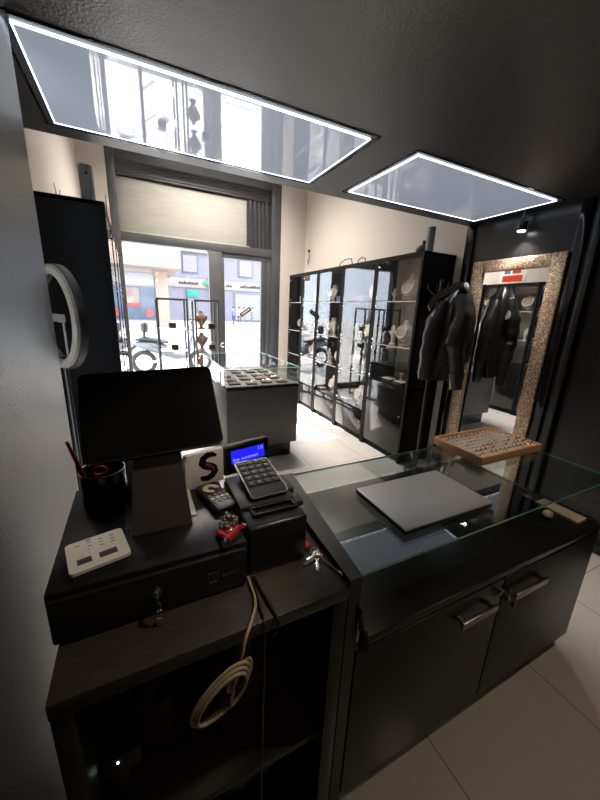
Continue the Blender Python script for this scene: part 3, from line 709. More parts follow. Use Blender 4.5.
# ------------------------------------------------------------------ mirror, coat stand, jacket
mr = thing('wall_mirror', 'tall mirror in a wide gold glitter frame on the black wall', 'mirror', (2.83, 1.81, .1))
y0, y1, z0, z1, fw = 1.435, 2.19, .10, 2.092, .105
m = MB()
for a, b in (((2.805, y0, z0), (2.849, y0+fw, z1)), ((2.805, y1-fw, z0), (2.849, y1, z1)), ((2.805, y0+fw, z1-fw*.9), (2.849, y1-fw, z1)), ((2.805, y0+fw, z0), (2.849, y1-fw, z0+fw))): m.box(a, b, .006)
m.done('mirror_frame', 'glitter', mr)
MB().box((2.826, y0+fw, z0+fw), (2.845, y1-fw, z1-fw*.9)).done('mirror_glass', 'mirror', mr)
cs = thing('coat_stand', 'thin black coat stand with wire hooks before the cabinets', 'coat stand', (2.53, 2.27, 0))
MB().lathe([(.0, 0), (.11, 0), (.115, .012), (.09, .03), (.03, .045), (.018, .06)], (2.53, 2.27, 0), 24).done('base', 'black_satin', cs)
MB().cyl((2.53, 2.27, .05), (2.53, 2.27, 1.90), .014).sph((2.53, 2.27, 1.91), .022, seg=10).done('pole', 'black_satin', cs)
for a, h in ((150, 1.84), (60, 1.86), (-110, 1.84), (-30, 1.86)):
    c, s_ = math.cos(R(a)), math.sin(R(a))
    MB().tube([(2.53, 2.27, h-.05), (2.53+.05*c, 2.27+.05*s_, h-.05), (2.53+.11*c, 2.27+.11*s_, h-.0), (2.53+.125*c, 2.27+.125*s_, h+.05)], .006, 6).done('hook', 'black_satin', cs)

# leather jacket hanging from its collar
jk = thing('leather_jacket', 'black leather jacket hanging on the coat stand beside the mirror', 'jacket', (2.49, 2.10, .98))
U = Vector((.66, -.75, 0)); Wn = Vector((-.75, -.66, 0)); J0 = Vector((2.50, 2.115, 0))
def jring(u, w, z, ru, rw, folds, amp, ph, n=40):
    out = []
    for k in range(n):
        a = 2*PI*k/n
        f = 1+amp*math.sin(folds*a+ph)+amp*.6*math.sin((folds*2+1)*a-ph*1.7)
        p = J0+U*(u+.035+.77*ru*f*math.cos(a))+Wn*(w+rw*f*math.sin(a)); out.append((p.x, p.y, z+amp*.10*math.sin(3*a+ph)))
    return out
secs = [(.055, 0, 1.895, .022, .02, 0), (.05, 0, 1.87, .045, .04, .06), (.035, 0, 1.81, .085, .07, .12), (.015, 0, 1.74, .14, .09, .15), (0, 0, 1.66, .185, .10, .15), (-.01, 0, 1.55, .20, .10, .13), (-.015, 0, 1.42, .20, .10, .10), (-.02, 0, 1.30, .195, .10, .08), (-.02, 0, 1.20, .19, .095, .09), (-.03, 0, 1.10, .185, .09, .06), (-.035, 0, 1.075, .188, .088, .03), (-.035, 0, 1.045, .186, .086, .03), (-.035, 0, 1.05, .165, .07, .03)]
MB().loft([jring(u, w, z, ru, rw, 4, am, i*.55) for i, (u, w, z, ru, rw, am) in enumerate(secs)]).done('jacket_body', 'leather', jk)
def sleeve(pts, rad):
    m = MB(); n = 18; sec = []
    P = [J0+U*u+Wn*w+Vector((0, 0, z)) for u, w, z in pts]
    fine = []
    for i in range(len(P)-1):
        for q in range(5): fine.append((P[i].lerp(P[i+1], q/5), rad[i]+(rad[i+1]-rad[i])*q/5))
    fine.append((P[-1], rad[-1]))
    for j, (p, r) in enumerate(fine):
        a_ = fine[max(0, j-1)][0]; b_ = fine[min(len(fine)-1, j+1)][0]; t = (b_-a_).normalized()
        e1 = (U-t*U.dot(t)).normalized(); e2 = t.cross(e1)
        rr = r*(1+.05*math.sin(j*1.9)+.04*math.sin(j*4.1))
        sec.append([tuple(p+e1*rr*(1+.07*math.sin(3*a+j*.8))*math.cos(a)+e2*rr*.8*math.sin(a)) for a in [2*PI*k/n for k in range(n)]])
    m.loft(sec); return m.done('sleeve', 'leather', jk)
sleeve([(-.05, .05, 1.73), (-.10, .085, 1.56), (-.125, .09, 1.32), (-.125, .08, 1.04)], [.055, .075, .072, .056])
sleeve([(.09, .06, 1.78), (.115, .11, 1.60), (.075, .135, 1.40), (.12, .115, 1.20), (.145, .10, .985)], [.07, .085, .085, .07, .052])
sleeve([(.11, -.06, 1.76), (.165, -.10, 1.56), (.17, -.11, 1.30), (.13, -.10, 1.0)], [.06, .075, .07, .05])
m = MB()
def jp(u, w, z): return tuple(J0+U*u+Wn*w+Vector((0, 0, z)))
m.loft([[jp(u+du, w+dw, z+dz) for du, dw, dz in ((-.012, .012, 0), (.012, .02, -.045), (.012, -.012, -.06), (-.012, -.012, -.02))] for u, w, z in ((-.17, .07, 1.70), (-.145, .085, 1.765), (-.08, .09, 1.82), (.0, .085, 1.87), (.06, .06, 1.905), (.11, .07, 1.84), (.16, .07, 1.74), (.19, .04, 1.66))])
m.done('collar', 'leather', jk)
m = MB().tube([jp(.01, .125, 1.70), jp(.0, .135, 1.5), jp(-.02, .13, 1.3), jp(-.03, .112, 1.06)], .005, 6); m.done('zip', 'steel', jk)

# ------------------------------------------------------------------ vitrine counter on the staff side
ct = thing('glass_counter', 'black shop counter with two doors and a glass case top', 'counter', (1.15, .85, 0))
m = MB()
m.prism([(.431, .535), (.468, .535), (.530, 1.10), (.446, 1.10)], 0, .955)
m.done('end_panel', 'black_lam', ct)
m = MB().box((1.79, .55, .09), (1.82, 1.26, .735), .002).box((.50, .60, .09), (1.79, 1.24, .12)).box((.50, 1.22, .09), (1.79, 1.255, .70)).box((1.12, .60, .12), (1.14, 1.2, .70)); m.done('carcass', 'black_lam', ct)
MB().box((.470, .535, .70), (1.825, 1.265, .73), .003).done('worktop', 'black_satin', ct)
MB().box((.47, .58, 0), (1.82, 1.22, .09)).done('plinth', 'black_satin', ct)
for x0, x1, hx0, hx1, kx in ((.475, 1.133, .885, 1.065, 1.105), (1.142, 1.815, 1.17, 1.375, 1.16)):
    d = MB().box((x0, .535, .095), (x1, .555, .692), .0025).done('door', 'black_lam', ct)
    h = MB().box((hx0, .500, .606), (hx1, .510, .634), .003).box((hx0+.01, .51, .612), (hx0+.02, .535, .628)).box((hx1-.02, .51, .612), (hx1-.01, .535, .628)); h.done('handle', 'steel', d)
    l = MB().cyl((kx, .536, .655 if kx < 1.13 else .60), (kx, .520, .655 if kx < 1.13 else .60), .011, seg=14)
    zz = .655 if kx < 1.13 else .60
    l.cyl((kx, .522, zz), (kx, .508, zz), .004, seg=8).box((kx-.002, .495, zz-.02), (kx+.002, .509, zz+.008), .001); l.done('lock', 'steel', d)
gt = [(.470, .545), (1.84, .545), (1.84, 1.10), (.530, 1.10)]
MB().prism(gt, .942, .95, 0, 1).done('glass_top', ['glass_top', 'edge'], ct)
m = MB().quadslab([(.53, 1.265, .73), (1.83, 1.265, .73), (1.83, 1.10, .942), (.53, 1.10, .942)], .006); m.done('glass_front', 'glass', ct)
m = MB().box((1.825, .56, .73), (1.832, 1.10, .942)); m.done('glass_end', 'glass', ct)

# laptop
rzl = Matrix.Translation((.889, .742, .95)) @ Matrix.Rotation(R(-.5), 4, 'Z')
lp = thing('laptop', 'closed grey laptop lying on the glass counter', 'laptop', (.889, .742, .95), R(-.5))
MB().box((-.205, -.13, .004), (.205, .13, .0135), .004).done('laptop_base', 'black_plast', lp, local=True)
MB().box((-.205, -.131, .0145), (.205, .131, .0235), .004, seg=3).done('lid', 'laptop', lp, local=True)
MB().cyl((-.15, .128, .012), (.15, .128, .012), .005).done('hinge', 'black_plast', lp, local=True)
for x in (-.17, .17):
    for y in (-.1, .1): MB().cyl((x, y, 0), (x, y, .005), .009, seg=10).done('rubber_foot', 'rubber', lp, local=True)

# ring tray
tr = thing('ring_tray', 'shallow light wood tray of rings on the glass counter by the mirror', 'tray', (1.60, .985, .95))
X0, X1, Y0, Y1 = 1.365, 1.835, .85, 1.135
m = MB().box((X0, Y0, .95), (X1, Y0+.012, .99), .002).box((X0, Y1-.012, .95), (X1, Y1, .99), .002).box((X0, Y0+.012, .95), (X0+.012, Y1-.012, .99), .002).box((X1-.012, Y0+.012, .95), (X1, Y1-.012, .99), .002).box((X0+.012, Y0+.012, .95), (X1-.012, Y1-.012, .957))
m.done('tray_frame', 'woodtray', tr)
m = MB().box((X0+.013, Y0+.013, .957), (X1-.013, Y1-.013, .974), .003)
for j in range(8): m.cyl((X0+.02, Y0+.03+j*.032, .975), (X1-.02, Y0+.03+j*.032, .975), .0085, seg=8)
m.done('ring_pad', 'velvet', tr)
def ring_proto(mm, gem, s=1.25):
    t = thing('finger_ring', 'x', 'ring', (0, 0, -20))
    MB().tube([(s*.0085*math.cos(a*PI/6), 0, s*.0085*math.sin(a*PI/6)+.004) for a in range(12)], .0024, 5, True).done('band', mm, t, local=True)
    MB().sph((0, 0, .0165), .0050, (1, 1, .7), 8).done('gem', gem, t, local=True)
    return t
rp = [ring_proto('gold', 'black_gloss'), ring_proto('silver', 'whitebust'), ring_proto('brass', 'redplast')]
used = [False]*3
GL = ['gold ring with a dark stone among the front rows of the wooden tray', 'silver ring among the middle rows of the wooden tray', 'brass ring with a reddish stone in the back rows of the wooden tray']
GG = ['dark stone rings in the wooden tray', 'silver rings in the wooden tray', 'reddish stone rings in the wooden tray']
for j in range(8):
    for i in range(13):
        if random.random() < (.1 if j in (0, 1, 6, 7) else .35): continue
        k = 0 if j < 3 else (1 if j < 6 else 2)
        o_ = None; loc = (X0+.04+i*.0325+random.uniform(-.003, .003), Y0+.03+j*.032, .980)
        if not used[k]: rp[k].location = loc; rp[k]['label'] = GL[k]; rp[k]['group'] = GG[k]; used[k] = True
        else: copy_tree(rp[k], loc, random.uniform(-.3, .3), GL[k], GG[k])

# things lying inside the open back of the counter
st = MB().sph((0, 0, .017), .026, (1.15, .8, .65), 20).xform(Matrix.Translation((1.632, .665, .73)) @ Matrix.Rotation(.3, 4, 'Z'))
tag(st.done('pebble', 'stone'), 'small cream pebble lying on the black counter shelf by the strip', 'pebble')
sp = thing('display_strip', 'long cream board strip lying on the black counter shelf under the glass', 'strip', (1.74, .69, .73))
MB().box((1.695, .575, .73), (1.775, .755, .745), .002).done('strip_board', 'cream_strip', sp)
MB().box((1.695, .757, .73), (1.775, .82, .745), .002).done('dark_window', 'grey_plast', sp)
br = thing('duster_brush', 'small black hand brush hanging on the front of the counter end panel', 'brush', (.478, .522, .72))
MB().cyl((.478, .526, .785), (.466, .527, .85), .009, .006, seg=10).done('handle', 'black_plast', br)
m = MB()
for k in range(80):
    a = random.uniform(0, 2*PI); r = random.uniform(.004, .022)
    m.cyl((.479+r*.4*math.cos(a), .522+r*.3*math.sin(a), .79), (.484+r*math.cos(a), .514+r*.7*math.sin(a), .725+random.uniform(0, .012)), .0016, .0009, seg=4)
m.done('bristles', 'grey_plast', br)['kind'] = 'stuff'
tag(MB().cyl((.466, .536, .853), (.466, .522, .856), .003, seg=8).done('hook', 'black_plast'), 'tiny hook on the counter end panel holding the black brush', 'hook')

# ------------------------------------------------------------------ till cabinet (left)
tc = thing('till_cabinet', 'dark wood grain till cabinet with open shelves at left', 'cabinet', (.07, .8, 0))
MB().box((-.19, .53, .905), (.428, 1.12, .94), .002).done('cabinet_top', 'wood_lam', tc)
m = MB().box((.385, .535, 0), (.428, 1.12, .905), .002).box((-.19, .535, 0), (-.155, 1.12, .905), .002).box((-.155, 1.09, 0), (.385, 1.12, .905)).box((-.155, .56, 0), (.385, 1.09, .06))
m.done('carcass', 'black_lam', tc)
MB().box((-.155, .565, .375), (.385, 1.09, .40), .002).done('shelf', 'wood_lam', tc)
# contents of the open shelf
def simple_box(name, label, cat, a, b, mm, lidm, rz=0.):
    t = thing(name, label, cat, ((a[0]+b[0])/2, (a[1]+b[1])/2, a[2]), rz)
    h = (b[2]-a[2]); d = Vector(((b[0]-a[0])/2, (b[1]-a[1])/2, 0))
    MB().box((-d.x, -d.y, 0), (d.x, d.y, h*.72), .003).done('box_body', mm, t, local=True)
    MB().box((-d.x-.003, -d.y-.003, h*.72), (d.x+.003, d.y+.003, h), .003).done('lid', lidm, t, local=True)
simple_box('shoe_box', 'dark red cardboard box on the shelf of the till cabinet', 'box', (.10, .68, .40), (.30, .92, .56), 'red_dark', 'red_dark', .2)
simple_box('shoe_box', 'narrow red box standing at left on the till cabinet shelf', 'box', (-.06, .70, .40), (.02, .9, .60), 'red_dark', 'red_dark', -.15)
cupt = thing('drinking_cup', 'dim pale cup standing on the red box in the till cabinet', 'cup', (.22, .78, .56))
MB().lathe([(.028, 0), (.03, .004), (.038, .11), (.036, .11), (.027, .008), (.0, .006)], (.22, .78, .56), 20).done('cup_body', 'grey', cupt)
m = MB()
secs = []
for i, (r, z) in enumerate(((.02, 0), (.10, .004), (.14, .05), (.145, .12), (.11, .18), (.05, .21), (.03, .25))):
    secs.append([(.22+r*(1+.18*math.sin(5*a+i*1.3)+.1*math.sin(9*a-i))*math.cos(a), .78+r*.8*(1+.18*math.sin(4*a-i))*math.sin(a), .06+z+(.012*math.sin(6*a+i) if i > 1 else 0)) for a in [2*PI*k/30 for k in range(30)]])
tag(m.loft(secs).done('plastic_bag', 'grey'), 'crumpled greyish plastic bag at the bottom of the till cabinet', 'bag')
pb = thing('power_strip', 'black power strip with a green pilot light on the till cabinet shelf', 'power strip', (-.11, .66, .40))
MB().box((-.150, .62, .54), (-.07, .68, .60), .006).done('strip_body', 'black_plast', pb)
MB().box((-.14, .64, .40), (-.10, .66, .545), .004).done('bracket', 'black_plast', pb)
MB().sph((-.118, .619, .583), .0022, seg=8).done('pilot_lamp', 'greenled', pb)

# cash drawer
cd = thing('cash_drawer', 'black steel cash drawer on the till cabinet under the monitor', 'cash drawer', (0, .85, .94))
MB().box((-.200, .65, .94), (.200, 1.06, 1.06), .004).done('drawer_case', 'black_satin', cd)
dr = MB().box((-.196, .640, .948), (.194, .652, 1.048), .003).done('drawer_front', 'black_plast', cd)
MB().cyl((-.006, .641, 1.003), (-.006, .634, 1.003), .011, seg=16).done('lock', 'steel', dr)
m = MB()
for a, b in (((.102, .6385, .978), (.107, .641, 1.008)), ((.122, .6385, .978), (.127, .641, 1.008)), ((.107, .6385, 1.003), (.122, .641, 1.008)), ((.107, .6385, .978), (.122, .641, .983)), ((.111, .6385, .988), (.118, .641, .998))): m.box(a, b)
for k in range(7): m.box((.134+k*.0062, .6385, .987), (.134+k*.0062+.0042, .641, .987+(.008 if k in (0, 3, 6) else .006)))
m.done('maker_mark', 'grey_mark', dr)
ky = thing('drawer_key', 'small key with ring and brown fob hanging in the cash drawer lock', 'key', (-.006, .625, .96))
MB().box((-.008, .618, 1.0), (-.004, .636, 1.006)).box((-.0075, .608, .992), (-.0045, .620, 1.014), .002).done('key', 'steel', ky)
MB().tube([(-.006+.004*math.sin(a), .613+.004*math.cos(a), .988+.009*math.cos(a)) for a in [2*PI*k/14 for k in range(14)]], .0013, 5, True).tube([(-.006+.011*math.cos(a), .612, .969+.011*math.sin(a)) for a in [2*PI*k/16 for k in range(16)]], .0014, 5, True).done('key_ring', 'steel', ky)
MB().box((-.013, .609, .93), (.003, .614, .961), .002).done('fob', 'brown', ky)

# monitor
mo = thing('till_monitor', 'black till touch screen on a taupe wedge stand on the cash drawer', 'monitor', (.02, .85, 1.06))
ang = math.atan2(.13, .18)
FM = Matrix.Translation((.022, .865, 1.345)) @ Matrix.Rotation(R(-2), 4, 'Y') @ Matrix.Rotation(-ang, 4, 'X')
def rrect(w, h, r, n=6):
    out = []
    for cx, cz, a0 in ((w-r, h-r, 0), (-w+r, h-r, 90), (-w+r, -h+r, 180), (w-r, -h+r, 270)):
        for k in range(n+1): a = R(a0+90*k/n); out.append((cx+r*math.cos(a), cz+r*math.sin(a)))
    return out
def rprism(w, h, r, y0, y1):
    m = MB(); m.prism(rrect(w, h, r), -y1, -y0); m.xform(Matrix.Rotation(PI/2, 4, 'X')); return m
rprism(.158, .112, .016, .0, .022).xform(FM).done('screen_housing', 'grey_plast', mo)
rprism(.1555, .1095, .014, -.0025, .0).xform(FM).done('screen', 'screen', mo)
m = MB().quadslab([(-.050, .765, 1.066), (.090, .765, 1.066), (.070, .842, 1.275), (-.030, .842, 1.275)], .006)
m.box((-.050, .765, 1.06), (.090, .80, 1.066), .002); m.done('stand', 'taupe', mo)
m = MB().quadslab([(.105, .98, 1.063), (-.065, .98, 1.063), (-.035, .862, 1.27), (.075, .862, 1.27)], .006).box((-.065, .80, 1.06), (.105, .98, 1.064), .001); m.done('stand_rear', 'lightgrey', mo)

# receipt printer
pn = thing('receipt_printer', 'black receipt printer at the right of the cash drawer', 'receipt printer', (.29, .80, .94))
MB().box((.206, .665, .94), (.372, .93, 1.078), .010, seg=3).done('printer_body', 'black_plast', pn)
MB().box((.209, .745, 1.078), (.369, .925, 1.088), .005).done('paper_lid', 'grey_plast', pn)
m = MB()
for a, b in (((.232, .702, 1.077), (.358, .708, 1.088)), ((.232, .734, 1.077), (.358, .740, 1.088)), ((.232, .708, 1.077), (.240, .734, 1.088)), ((.350, .708, 1.077), (.358, .734, 1.088))): m.box(a, b, .001)
m.done('paper_exit', 'black_gloss', pn)
MB().box((.362, .78, 1.07), (.384, .87, 1.094), .004).box((.362, .72, 1.07), (.386, .772, 1.086), .004).done('lid_latch', 'grey_plast', pn)
# numeric keypad on the printer: own axes
kp = thing('number_pad', 'dark numeric keypad with a silver rim lying on the receipt printer', 'keypad', (.284, .80, 1.088))
KO = Vector((.298, .842, 1.117)); kx = Vector((.106, .004, 0)).normalized(); kyv = Vector((-.006, .165, .030)).normalized()
KM = frame_mtx(KO, kx, kyv)
def kprism(w, h, r, z0, z1): m = MB(); m.prism(rrect(w, h, r), z0, z1); return m.xform(KM)
kprism(.0545, .0845, .010, -.010, -.001).done('keypad_base', 'black_plast', kp)
kprism(.056, .086, .011, -.003, .001).done('rim', 'steel', kp)
kprism(.053, .083, .009, .0, .0022).done('key_bed', 'black_plast', kp)
for i in range(4):
    for j in range(5):
        cx, cy = -.0378+i*.0252, .066-j*.0240
        MB().box((cx-.0107, cy-.0100, .0018), (cx+.0107, cy+.0100, .0065), .0022).xform(KM).done('key', 'grey_plast', kp)
cap = ['Num', '/', '*', '-', '7', '8', '9', '+', '4', '5', '6', '', '1', '2', '3', 'Ent', '0', '00', '.', '']
for q, s_ in enumerate(cap):
    if not s_: continue
    i, j = q % 4, q//4
    text_part('key_legend', s_, .009 if len(s_) < 3 else .0055, KM @ Matrix.Translation((-.0378+i*.0252, .066-j*.0240, .0067)), 'lightgrey', kp, .0002)
MB().box((.25, .87, 1.086), (.345, .90, 1.112), .004).done('rest_foot', 'black_plast', kp)

# customer display
dp = thing('customer_display', 'pole display with a glowing blue screen behind the receipt printer', 'customer display', (.315, 1.03, .94))
MB().cyl((.315, 1.04, .94), (.315, 1.04, 1.06), .014).lathe([(0, 0), (.05, 0), (.05, .008), (.02, .014)], (.315, 1.04, .94), 18).done('pole', 'black_plast', dp)
DM = Matrix.Translation((.318, 1.03, 1.098)) @ Matrix.Rotation(R(11), 4, 'Z') @ Matrix.Rotation(R(-1), 4, 'Y') @ Matrix.Rotation(R(-8), 4, 'X')
m = MB().box((-.092, -.0, -.052), (.092, .035, .052), .008, seg=3).xform(DM); m.done('housing', 'grey_plast', dp)
MB().box((-.084, -.003, -.043), (.084, .001, .043), .002).xform(DM).done('bezel', 'black_gloss', dp)
MB().box((-.064, -.0045, -.014), (.066, -.002, .032), .0005).xform(DM).done('lcd_screen', 'lcd', dp)
RX = Matrix.Rotation(PI/2, 4, 'X')
text_part('lcd_text', '1.0', .018, DM @ Matrix.Translation((.060, -.0048, .021)) @ RX, 'lcd_txt', dp, .0003, 'RIGHT')
text_part('lcd_text', 'Imp. euromoni', .0165, DM @ Matrix.Translation((-.060, -.0048, -.001)) @ RX, 'lcd_txt', dp, .0003, 'LEFT')

# card with a big S, card reader, trinket, white device, pot, ring light
sc_ = thing('letter_card', 'white card box with a large black letter S behind the card reader', 'card', (.155, .955, 1.06), R(14))
MB().box((-.062, -.006, 0), (.062, .012, .112), .001).done('card_board', 'paper', sc_, local=True)
SM = XF[sc_.name] @ Matrix.Translation((.012, -.0062, .060)) @ RX
cu = []
spts = [(.026, .032), (.014, .040), (-.004, .040), (-.018, .032), (-.021, .019), (-.012, .008), (.004, .001), (.016, -.007), (.020, -.019), (.012, -.031), (-.004, -.037), (-.020, -.034), (-.027, -.027)]
wd = [.004, .008, .010, .011, .012, .0125, .013, .0125, .012, .011, .010, .008, .004]
m = MB(); L1, L2 = [], []
for i, (x, y) in enumerate(spts):
    a = Vector(spts[max(0, i-1)]); b = Vector(spts[min(len(spts)-1, i+1)]); d = (b-a).normalized(); n = Vector((-d.y, d.x))
    L1.append(Vector((x, y))+n*wd[i]); L2.append(Vector((x, y))-n*wd[i])
secs = [[(p.x, p.y, 0), (q.x, q.y, 0), (q.x, q.y, .0006), (p.x, p.y, .0006)] for p, q in zip(L1, L2)]
m.loft(secs).xform(SM); m.done('letter', 'black_gloss', sc_)
m = MB()
for x, y, r in ((.002, .004, .005), (.012, -.004, .004), (.016, -.014, .003), (-.006, .010, .0035)): m.cyl((x, y, .0004), (x, y, .0012), r, seg=10)
m.xform(SM); m.done('letter_spots', 'redplast', sc_)
cr = thing('card_reader', 'black card reader with a beige disc above its keys beside the printer', 'card reader', (.168, .855, 1.06), R(12))
MB().box((-.033, -.075, 0), (.033, .075, .020), .008, seg=3).done('reader_body', 'black_plast', cr, local=True)
m = MB(); n = 28
secs = []
for k in range(n):
    a = R(-20)+2*PI*.86*k/n; ri, ro = .009, .024
    secs.append([(ri*math.cos(a), .035+ri*math.sin(a), .0200), (ro*math.cos(a), .035+ro*math.sin(a), .0200), (ro*math.cos(a), .035+ro*math.sin(a), .0212), (ri*math.cos(a), .035+ri*math.sin(a), .0212)])
m.loft(secs).done('disc', 'beige', cr, local=True)
for i in range(4):
    for j in range(3): MB().box((-.0245+i*.0145, -.008-j*.018, .0195), (-.0145+i*.0145, .002-j*.018, .0222), .0015).done('button', 'grey' if j != 1 else 'lightgrey', cr, local=True)
tk = thing('trinket', 'red lacquer charm with a sparkling cluster beside the printer', 'charm', (.172, .69, 1.06))
m = MB()
for k in range(26):
    a = random.uniform(0, 2*PI); r = .026*math.sqrt(random.random()); m.sph((.165+r*math.cos(a), .715+r*.8*math.sin(a), 1.076+random.uniform(0, .014)), random.uniform(.004, .008), seg=8)
m.done('cluster', 'charm', tk)
MB().sph((.163, .700, 1.068), .030, (1, .5, .28), 16).tube([(.15, .655, 1.072), (.165, .665, 1.076), (.185, .682, 1.078), (.205, .69, 1.074)], [.010, .009, .007, .005], 10).tube([(.14, .69, 1.07), (.15, .67, 1.075), (.158, .655, 1.07)], .008, 8).done('charm_body', 'red', tk)
MB().cyl((.149, .655, 1.072), (.144, .645, 1.071), .011, .009, seg=14).done('metal_end', 'chrome', tk)
MB().sph((.205, .69, 1.074), .006, seg=10).done('metal_end', 'chrome', tk)
MB().sph((.202, .702, 1.07), .005, seg=8).done('metal_end', 'chrome', tk)
wdv = thing('alarm_panel', 'white rounded alarm panel with a dark slot lying left of the monitor', 'alarm panel', (-.115, .728, 1.06), R(13))
m = MB(); m.prism(rrect(.056, .052, .008), 0, .013); m.done('panel_back', 'grey_plast', wdv, local=True)
m = MB(); m.prism(rrect(.056, .052, .009), .013, .020); m.done('panel_front', 'white', wdv, local=True)
MB().box((-.040, -.032, .0198), (.034, -.014, .0206)).done('slot_window', 'grey_plast', wdv, local=True)
MB().box((-.014, -.040, .0205), (.0, .020, .0212)).done('tape', 'tape', wdv, local=True)
m = MB()
for i in range(4):
    for j in range(3 if i else 1): m.box((-.038+i*.022, .034-j*.012, .0199), (-.030+i*.022, .0365-j*.012, .0205))
m.box((-.018, .043, .0199), (-.008, .047, .0205)); m.done('printed_marks', 'grey', wdv, local=True)
pt = thing('pen_pot', 'smoked glass pen pot behind the left side of the monitor', 'pen pot', (-.115, .955, 1.06))
MB().lathe([(.0, 0), (.052, 0), (.055, .006), (.055, .105), (.052, .105), (.051, .008), (.0, .007)], (-.115, .955, 1.06), 28).done('pot_body', 'glass_smoke', pt)
MB().tube([(-.115+.0545*math.cos(a), .955+.0545*math.sin(a), 1.1655) for a in [2*PI*k/28 for k in range(28)]], .0015, 5, True).done('rim', 'steel', pt)
sz = thing('scissors', 'red handled scissors standing in the smoked pen pot', 'scissors', (-.115, .94, 1.068))
MB().tube([(-.118+.016*math.cos(a), .93, 1.172+.012*math.sin(a)) for a in [2*PI*k/14 for k in range(14)]], .004, 6, True).tube([(-.125, .93, 1.162), (-.132, .93, 1.13)], .006, 6).done('handles', 'redplast', sz)
MB().box((-.150, .927, 1.068), (-.132, .931, 1.14), .001, rot=Matrix.Rotation(R(8), 3, 'Y')).done('blades', 'redplast', sz)
tag(MB().tube([(-.146, .965, 1.068), (-.158, .965, 1.14), (-.186, .965, 1.25)], [.006, .006, .004], 8).done('pen', 'redplast'), 'red pen leaning out of the left side of the pen pot', 'pen')
rl = thing('ring_light', 'large ring lamp on a stand behind the grey wall panel at left', 'ring light', (-.335, 1.9, 0))
rot = Matrix.Translation((-.33, 1.9, 1.524)) @ Matrix.Rotation(R(-60), 4, 'Z')
def ringbody(ro, ri, y0, y1, n=48):
    secs = [[(r*math.cos(a), y, r*math.sin(a)) for r, y in ((ri, y0), (ro, y0), (ro, y1), (ri, y1))] for a in [2*PI*k/n for k in range(n)]]
    m = MB(); rings = [[m.bm.verts.new(p) for p in s] for s in secs]; m._skin(rings, True, 4); return m
ringbody(.238, .190, .0, .03).xform(rot).done('ring_housing', 'grey_plast', rl)
m = MB(); m.tube([(.213*math.cos(a), -.004, .213*math.sin(a)) for a in [2*PI*k/48 for k in range(48)]], .021, 10, True); m.xform(rot); m.done('ring_diffuser', 'ringwhite', rl)
m = MB().cyl((-.33, 1.93, .03), (-.33, 1.93, 1.30), .012).tube([(-.33, 1.93, 1.30), (-.33, 1.915, 1.34)], .01)
for a in (90, 210, 330): m.tube([(-.33, 1.93, .35), (-.33+.10*math.cos(R(a)), 1.93+.10*math.sin(R(a)), .2), (-.33+.19*math.cos(R(a)), 1.93+.19*math.sin(R(a)), .008)], .008, 6)
m.done('tripod', 'black_satin', rl)
m = MB().box((-.04, -.01, -.018), (-.036, .02, .018), .001).box((.036, -.01, -.018), (.04, .02, .018), .001).box((-.04, .018, -.003), (.04, .022, .003)).cyl((0, .025, -.2), (0, .025, 0), .005).xform(rot); m.done('phone_clip', 'grey', rl)

# keys on the till cabinet
kb = thing('key_bunch', 'bunch of keys with a long brass key on the till cabinet top', 'keys', (.405, .65, .94))
MB().tube([(.404+.012*math.cos(a), .675+.012*math.sin(a), .945) for a in [2*PI*k/16 for k in range(16)]], .0016, 6, True).done('key_ring', 'steel', kb)
def flatkey(name, hx, hy, tx, ty, mm, z, ln_r=.011):
    d = (Vector((tx, ty))-Vector((hx, hy))); L_ = d.length; a = math.atan2(d.y, d.x)
    m = MB().cyl((0, 0, 0), (0, 0, .0025), ln_r, seg=16).box((.006, -.0035, 0), (L_, .0035, .0022), .0006).box((L_*.55, -.007, .0002), (L_*.62, 0, .002)).box((L_*.75, -.0065, .0002), (L_*.83, 0, .002)).box((L_*.9, -.006, .0002), (L_*.95, 0, .002))
    m.xform(Matrix.Translation((hx, hy, z)) @ Matrix.Rotation(a, 4, 'Z')); m.done(name, mm, kb)
flatkey('key', .402, .660, .366, .648, 'silver', .9465); flatkey('key', .398, .652, .378, .605, 'silver', .943); flatkey('key', .409, .655, .352, .640, 'steel', .9425, .009)
m = MB().cyl((.405, .650, .948), (.430, .568, .9425), .0022, seg=8).tube([(.404+.008*math.cos(a), .656+.008*math.sin(a), .948) for a in [2*PI*k/14 for k in range(14)]], .0022, 6, True).box((.4275, .572, .941), (.440, .584, .9445), .0006, rot=None); m.done('long_key', 'brass', kb)
MB().box((.377, .690, .941), (.402, .716, .953), .004).done('tag', 'redplast', kb)

# cables
pts = [(.203, .66, .945), (.200, .58, .947), (.17, .525, .960), (.150, .505, .945), (.142, .50, .91), (.134, .50, .885)]
cen = Vector((.097, .495, .852)); ax1 = Vector((.050, 0, .062)); ax2 = Vector((.040, .0, -.014))
for k in range(0, 100):
    a = PI*.15+2*PI*k/30
    s_ = 1-.0028*k
    pts.append(tuple(cen+ax1*math.cos(a-.3)*s_*(1-.1*math.sin(k*.21))+ax2*math.sin(a-.3)*s_+Vector((0, -.004-.0028*(k/30)*2, 0))))
pts += [(.125, .480, .90), (.108, .478, .885), (.104, .478, .86), (.115, .478, .865), (.130, .480, .895)]
def smooth(P, it=2):
    P = [Vector(p) for p in P]
    for _ in range(it):
        Q = [P[0]]
        for a, b in zip(P, P[1:]): Q += [a.lerp(b, .25), a.lerp(b, .75)]
        Q.append(P[-1]); P = Q
    return P
tag(MB().tube(smooth(pts, 1), .0036, 8).done('power_cable', 'cable'), 'coiled beige cable hanging in front of the till cabinet', 'cable')
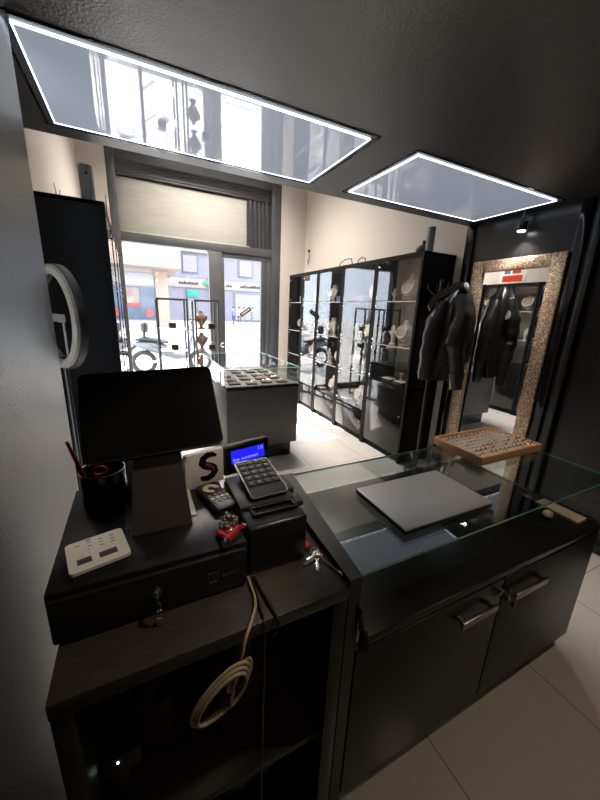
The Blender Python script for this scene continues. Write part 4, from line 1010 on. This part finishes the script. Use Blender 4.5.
tag(MB().tube(smooth([(.212, .655, .944), (.205, .60, .946), (.20, .53, .946), (.196, .515, .90), (.193, .51, .70), (.19, .51, .42), (.20, .51, .10)]), .003, 8).done('power_cable', 'blackcable'), 'straight black cable hanging down the front of the till cabinet', 'cable')
tag(MB().tube(smooth([(.218, .655, .944), (.22, .60, .946), (.228, .53, .948), (.232, .515, .93), (.215, .53, .88), (.24, .60, .82), (.31, .62, .80), (.37, .60, .86)]), .0032, 8).done('power_cable', 'blackcable'), 'short black cable looping over the till cabinet edge into the shelf', 'cable')

# ------------------------------------------------------------------ light from outside
sun = bpy.data.lights.new('sun', 'SUN'); sun.energy = 20; sun.angle = R(.6); sun.color = (1, .95, .88)
so = bpy.data.objects.new('sun', sun); COL.objects.link(so)
d = Vector((.42, -.9, 0)).normalized()*math.cos(R(41)); d.z = -math.sin(R(41))
so.rotation_euler = d.to_track_quat('-Z', 'Y').to_euler(); so.location = (-5, 15, 15)
wd_ = bpy.data.worlds.new('sky'); SC.world = wd_; wd_.use_nodes = True
bg = wd_.node_tree.nodes['Background']; bg.inputs['Color'].default_value = (.80, .88, 1, 1); bg.inputs['Strength'].default_value = 7.0

# ------------------------------------------------------------------ camera
f_, yaw, pitch, roll = 326.54665972, R(26.59505464), R(15.18640792), R(-2.39661201)
fwd = Vector((math.sin(yaw)*math.cos(pitch), math.cos(yaw)*math.cos(pitch), -math.sin(pitch)))
rgt = Vector((math.cos(yaw), -math.sin(yaw), 0)); dwn = fwd.cross(rgt)
r2 = rgt*math.cos(roll)+dwn*math.sin(roll); d2 = -rgt*math.sin(roll)+dwn*math.cos(roll)
cam = bpy.data.cameras.new('camera'); co = bpy.data.objects.new('camera', cam); COL.objects.link(co)
up = -d2; bk = -fwd
co.matrix_world = Matrix(((r2.x, up.x, bk.x, 0), (r2.y, up.y, bk.y, 0), (r2.z, up.z, bk.z, 1.6), (0, 0, 0, 1)))
cam.sensor_fit = 'HORIZONTAL'; cam.sensor_width = 36; cam.lens = 36*f_/600; cam.clip_start = .02; cam.clip_end = 300
SC.camera = co
vs = SC.view_settings
vs.view_transform = 'Standard'; vs.look = 'None'; vs.gamma = 1; vs.use_curve_mapping = False; vs.exposure = .15
SC.cycles.max_bounces = 10; SC.cycles.transparent_max_bounces = 24; SC.cycles.glossy_bounces = 6; SC.cycles.diffuse_bounces = 4
SC.cycles.caustics_reflective = False; SC.cycles.caustics_refractive = False
SC.cycles.sample_clamp_indirect = 4
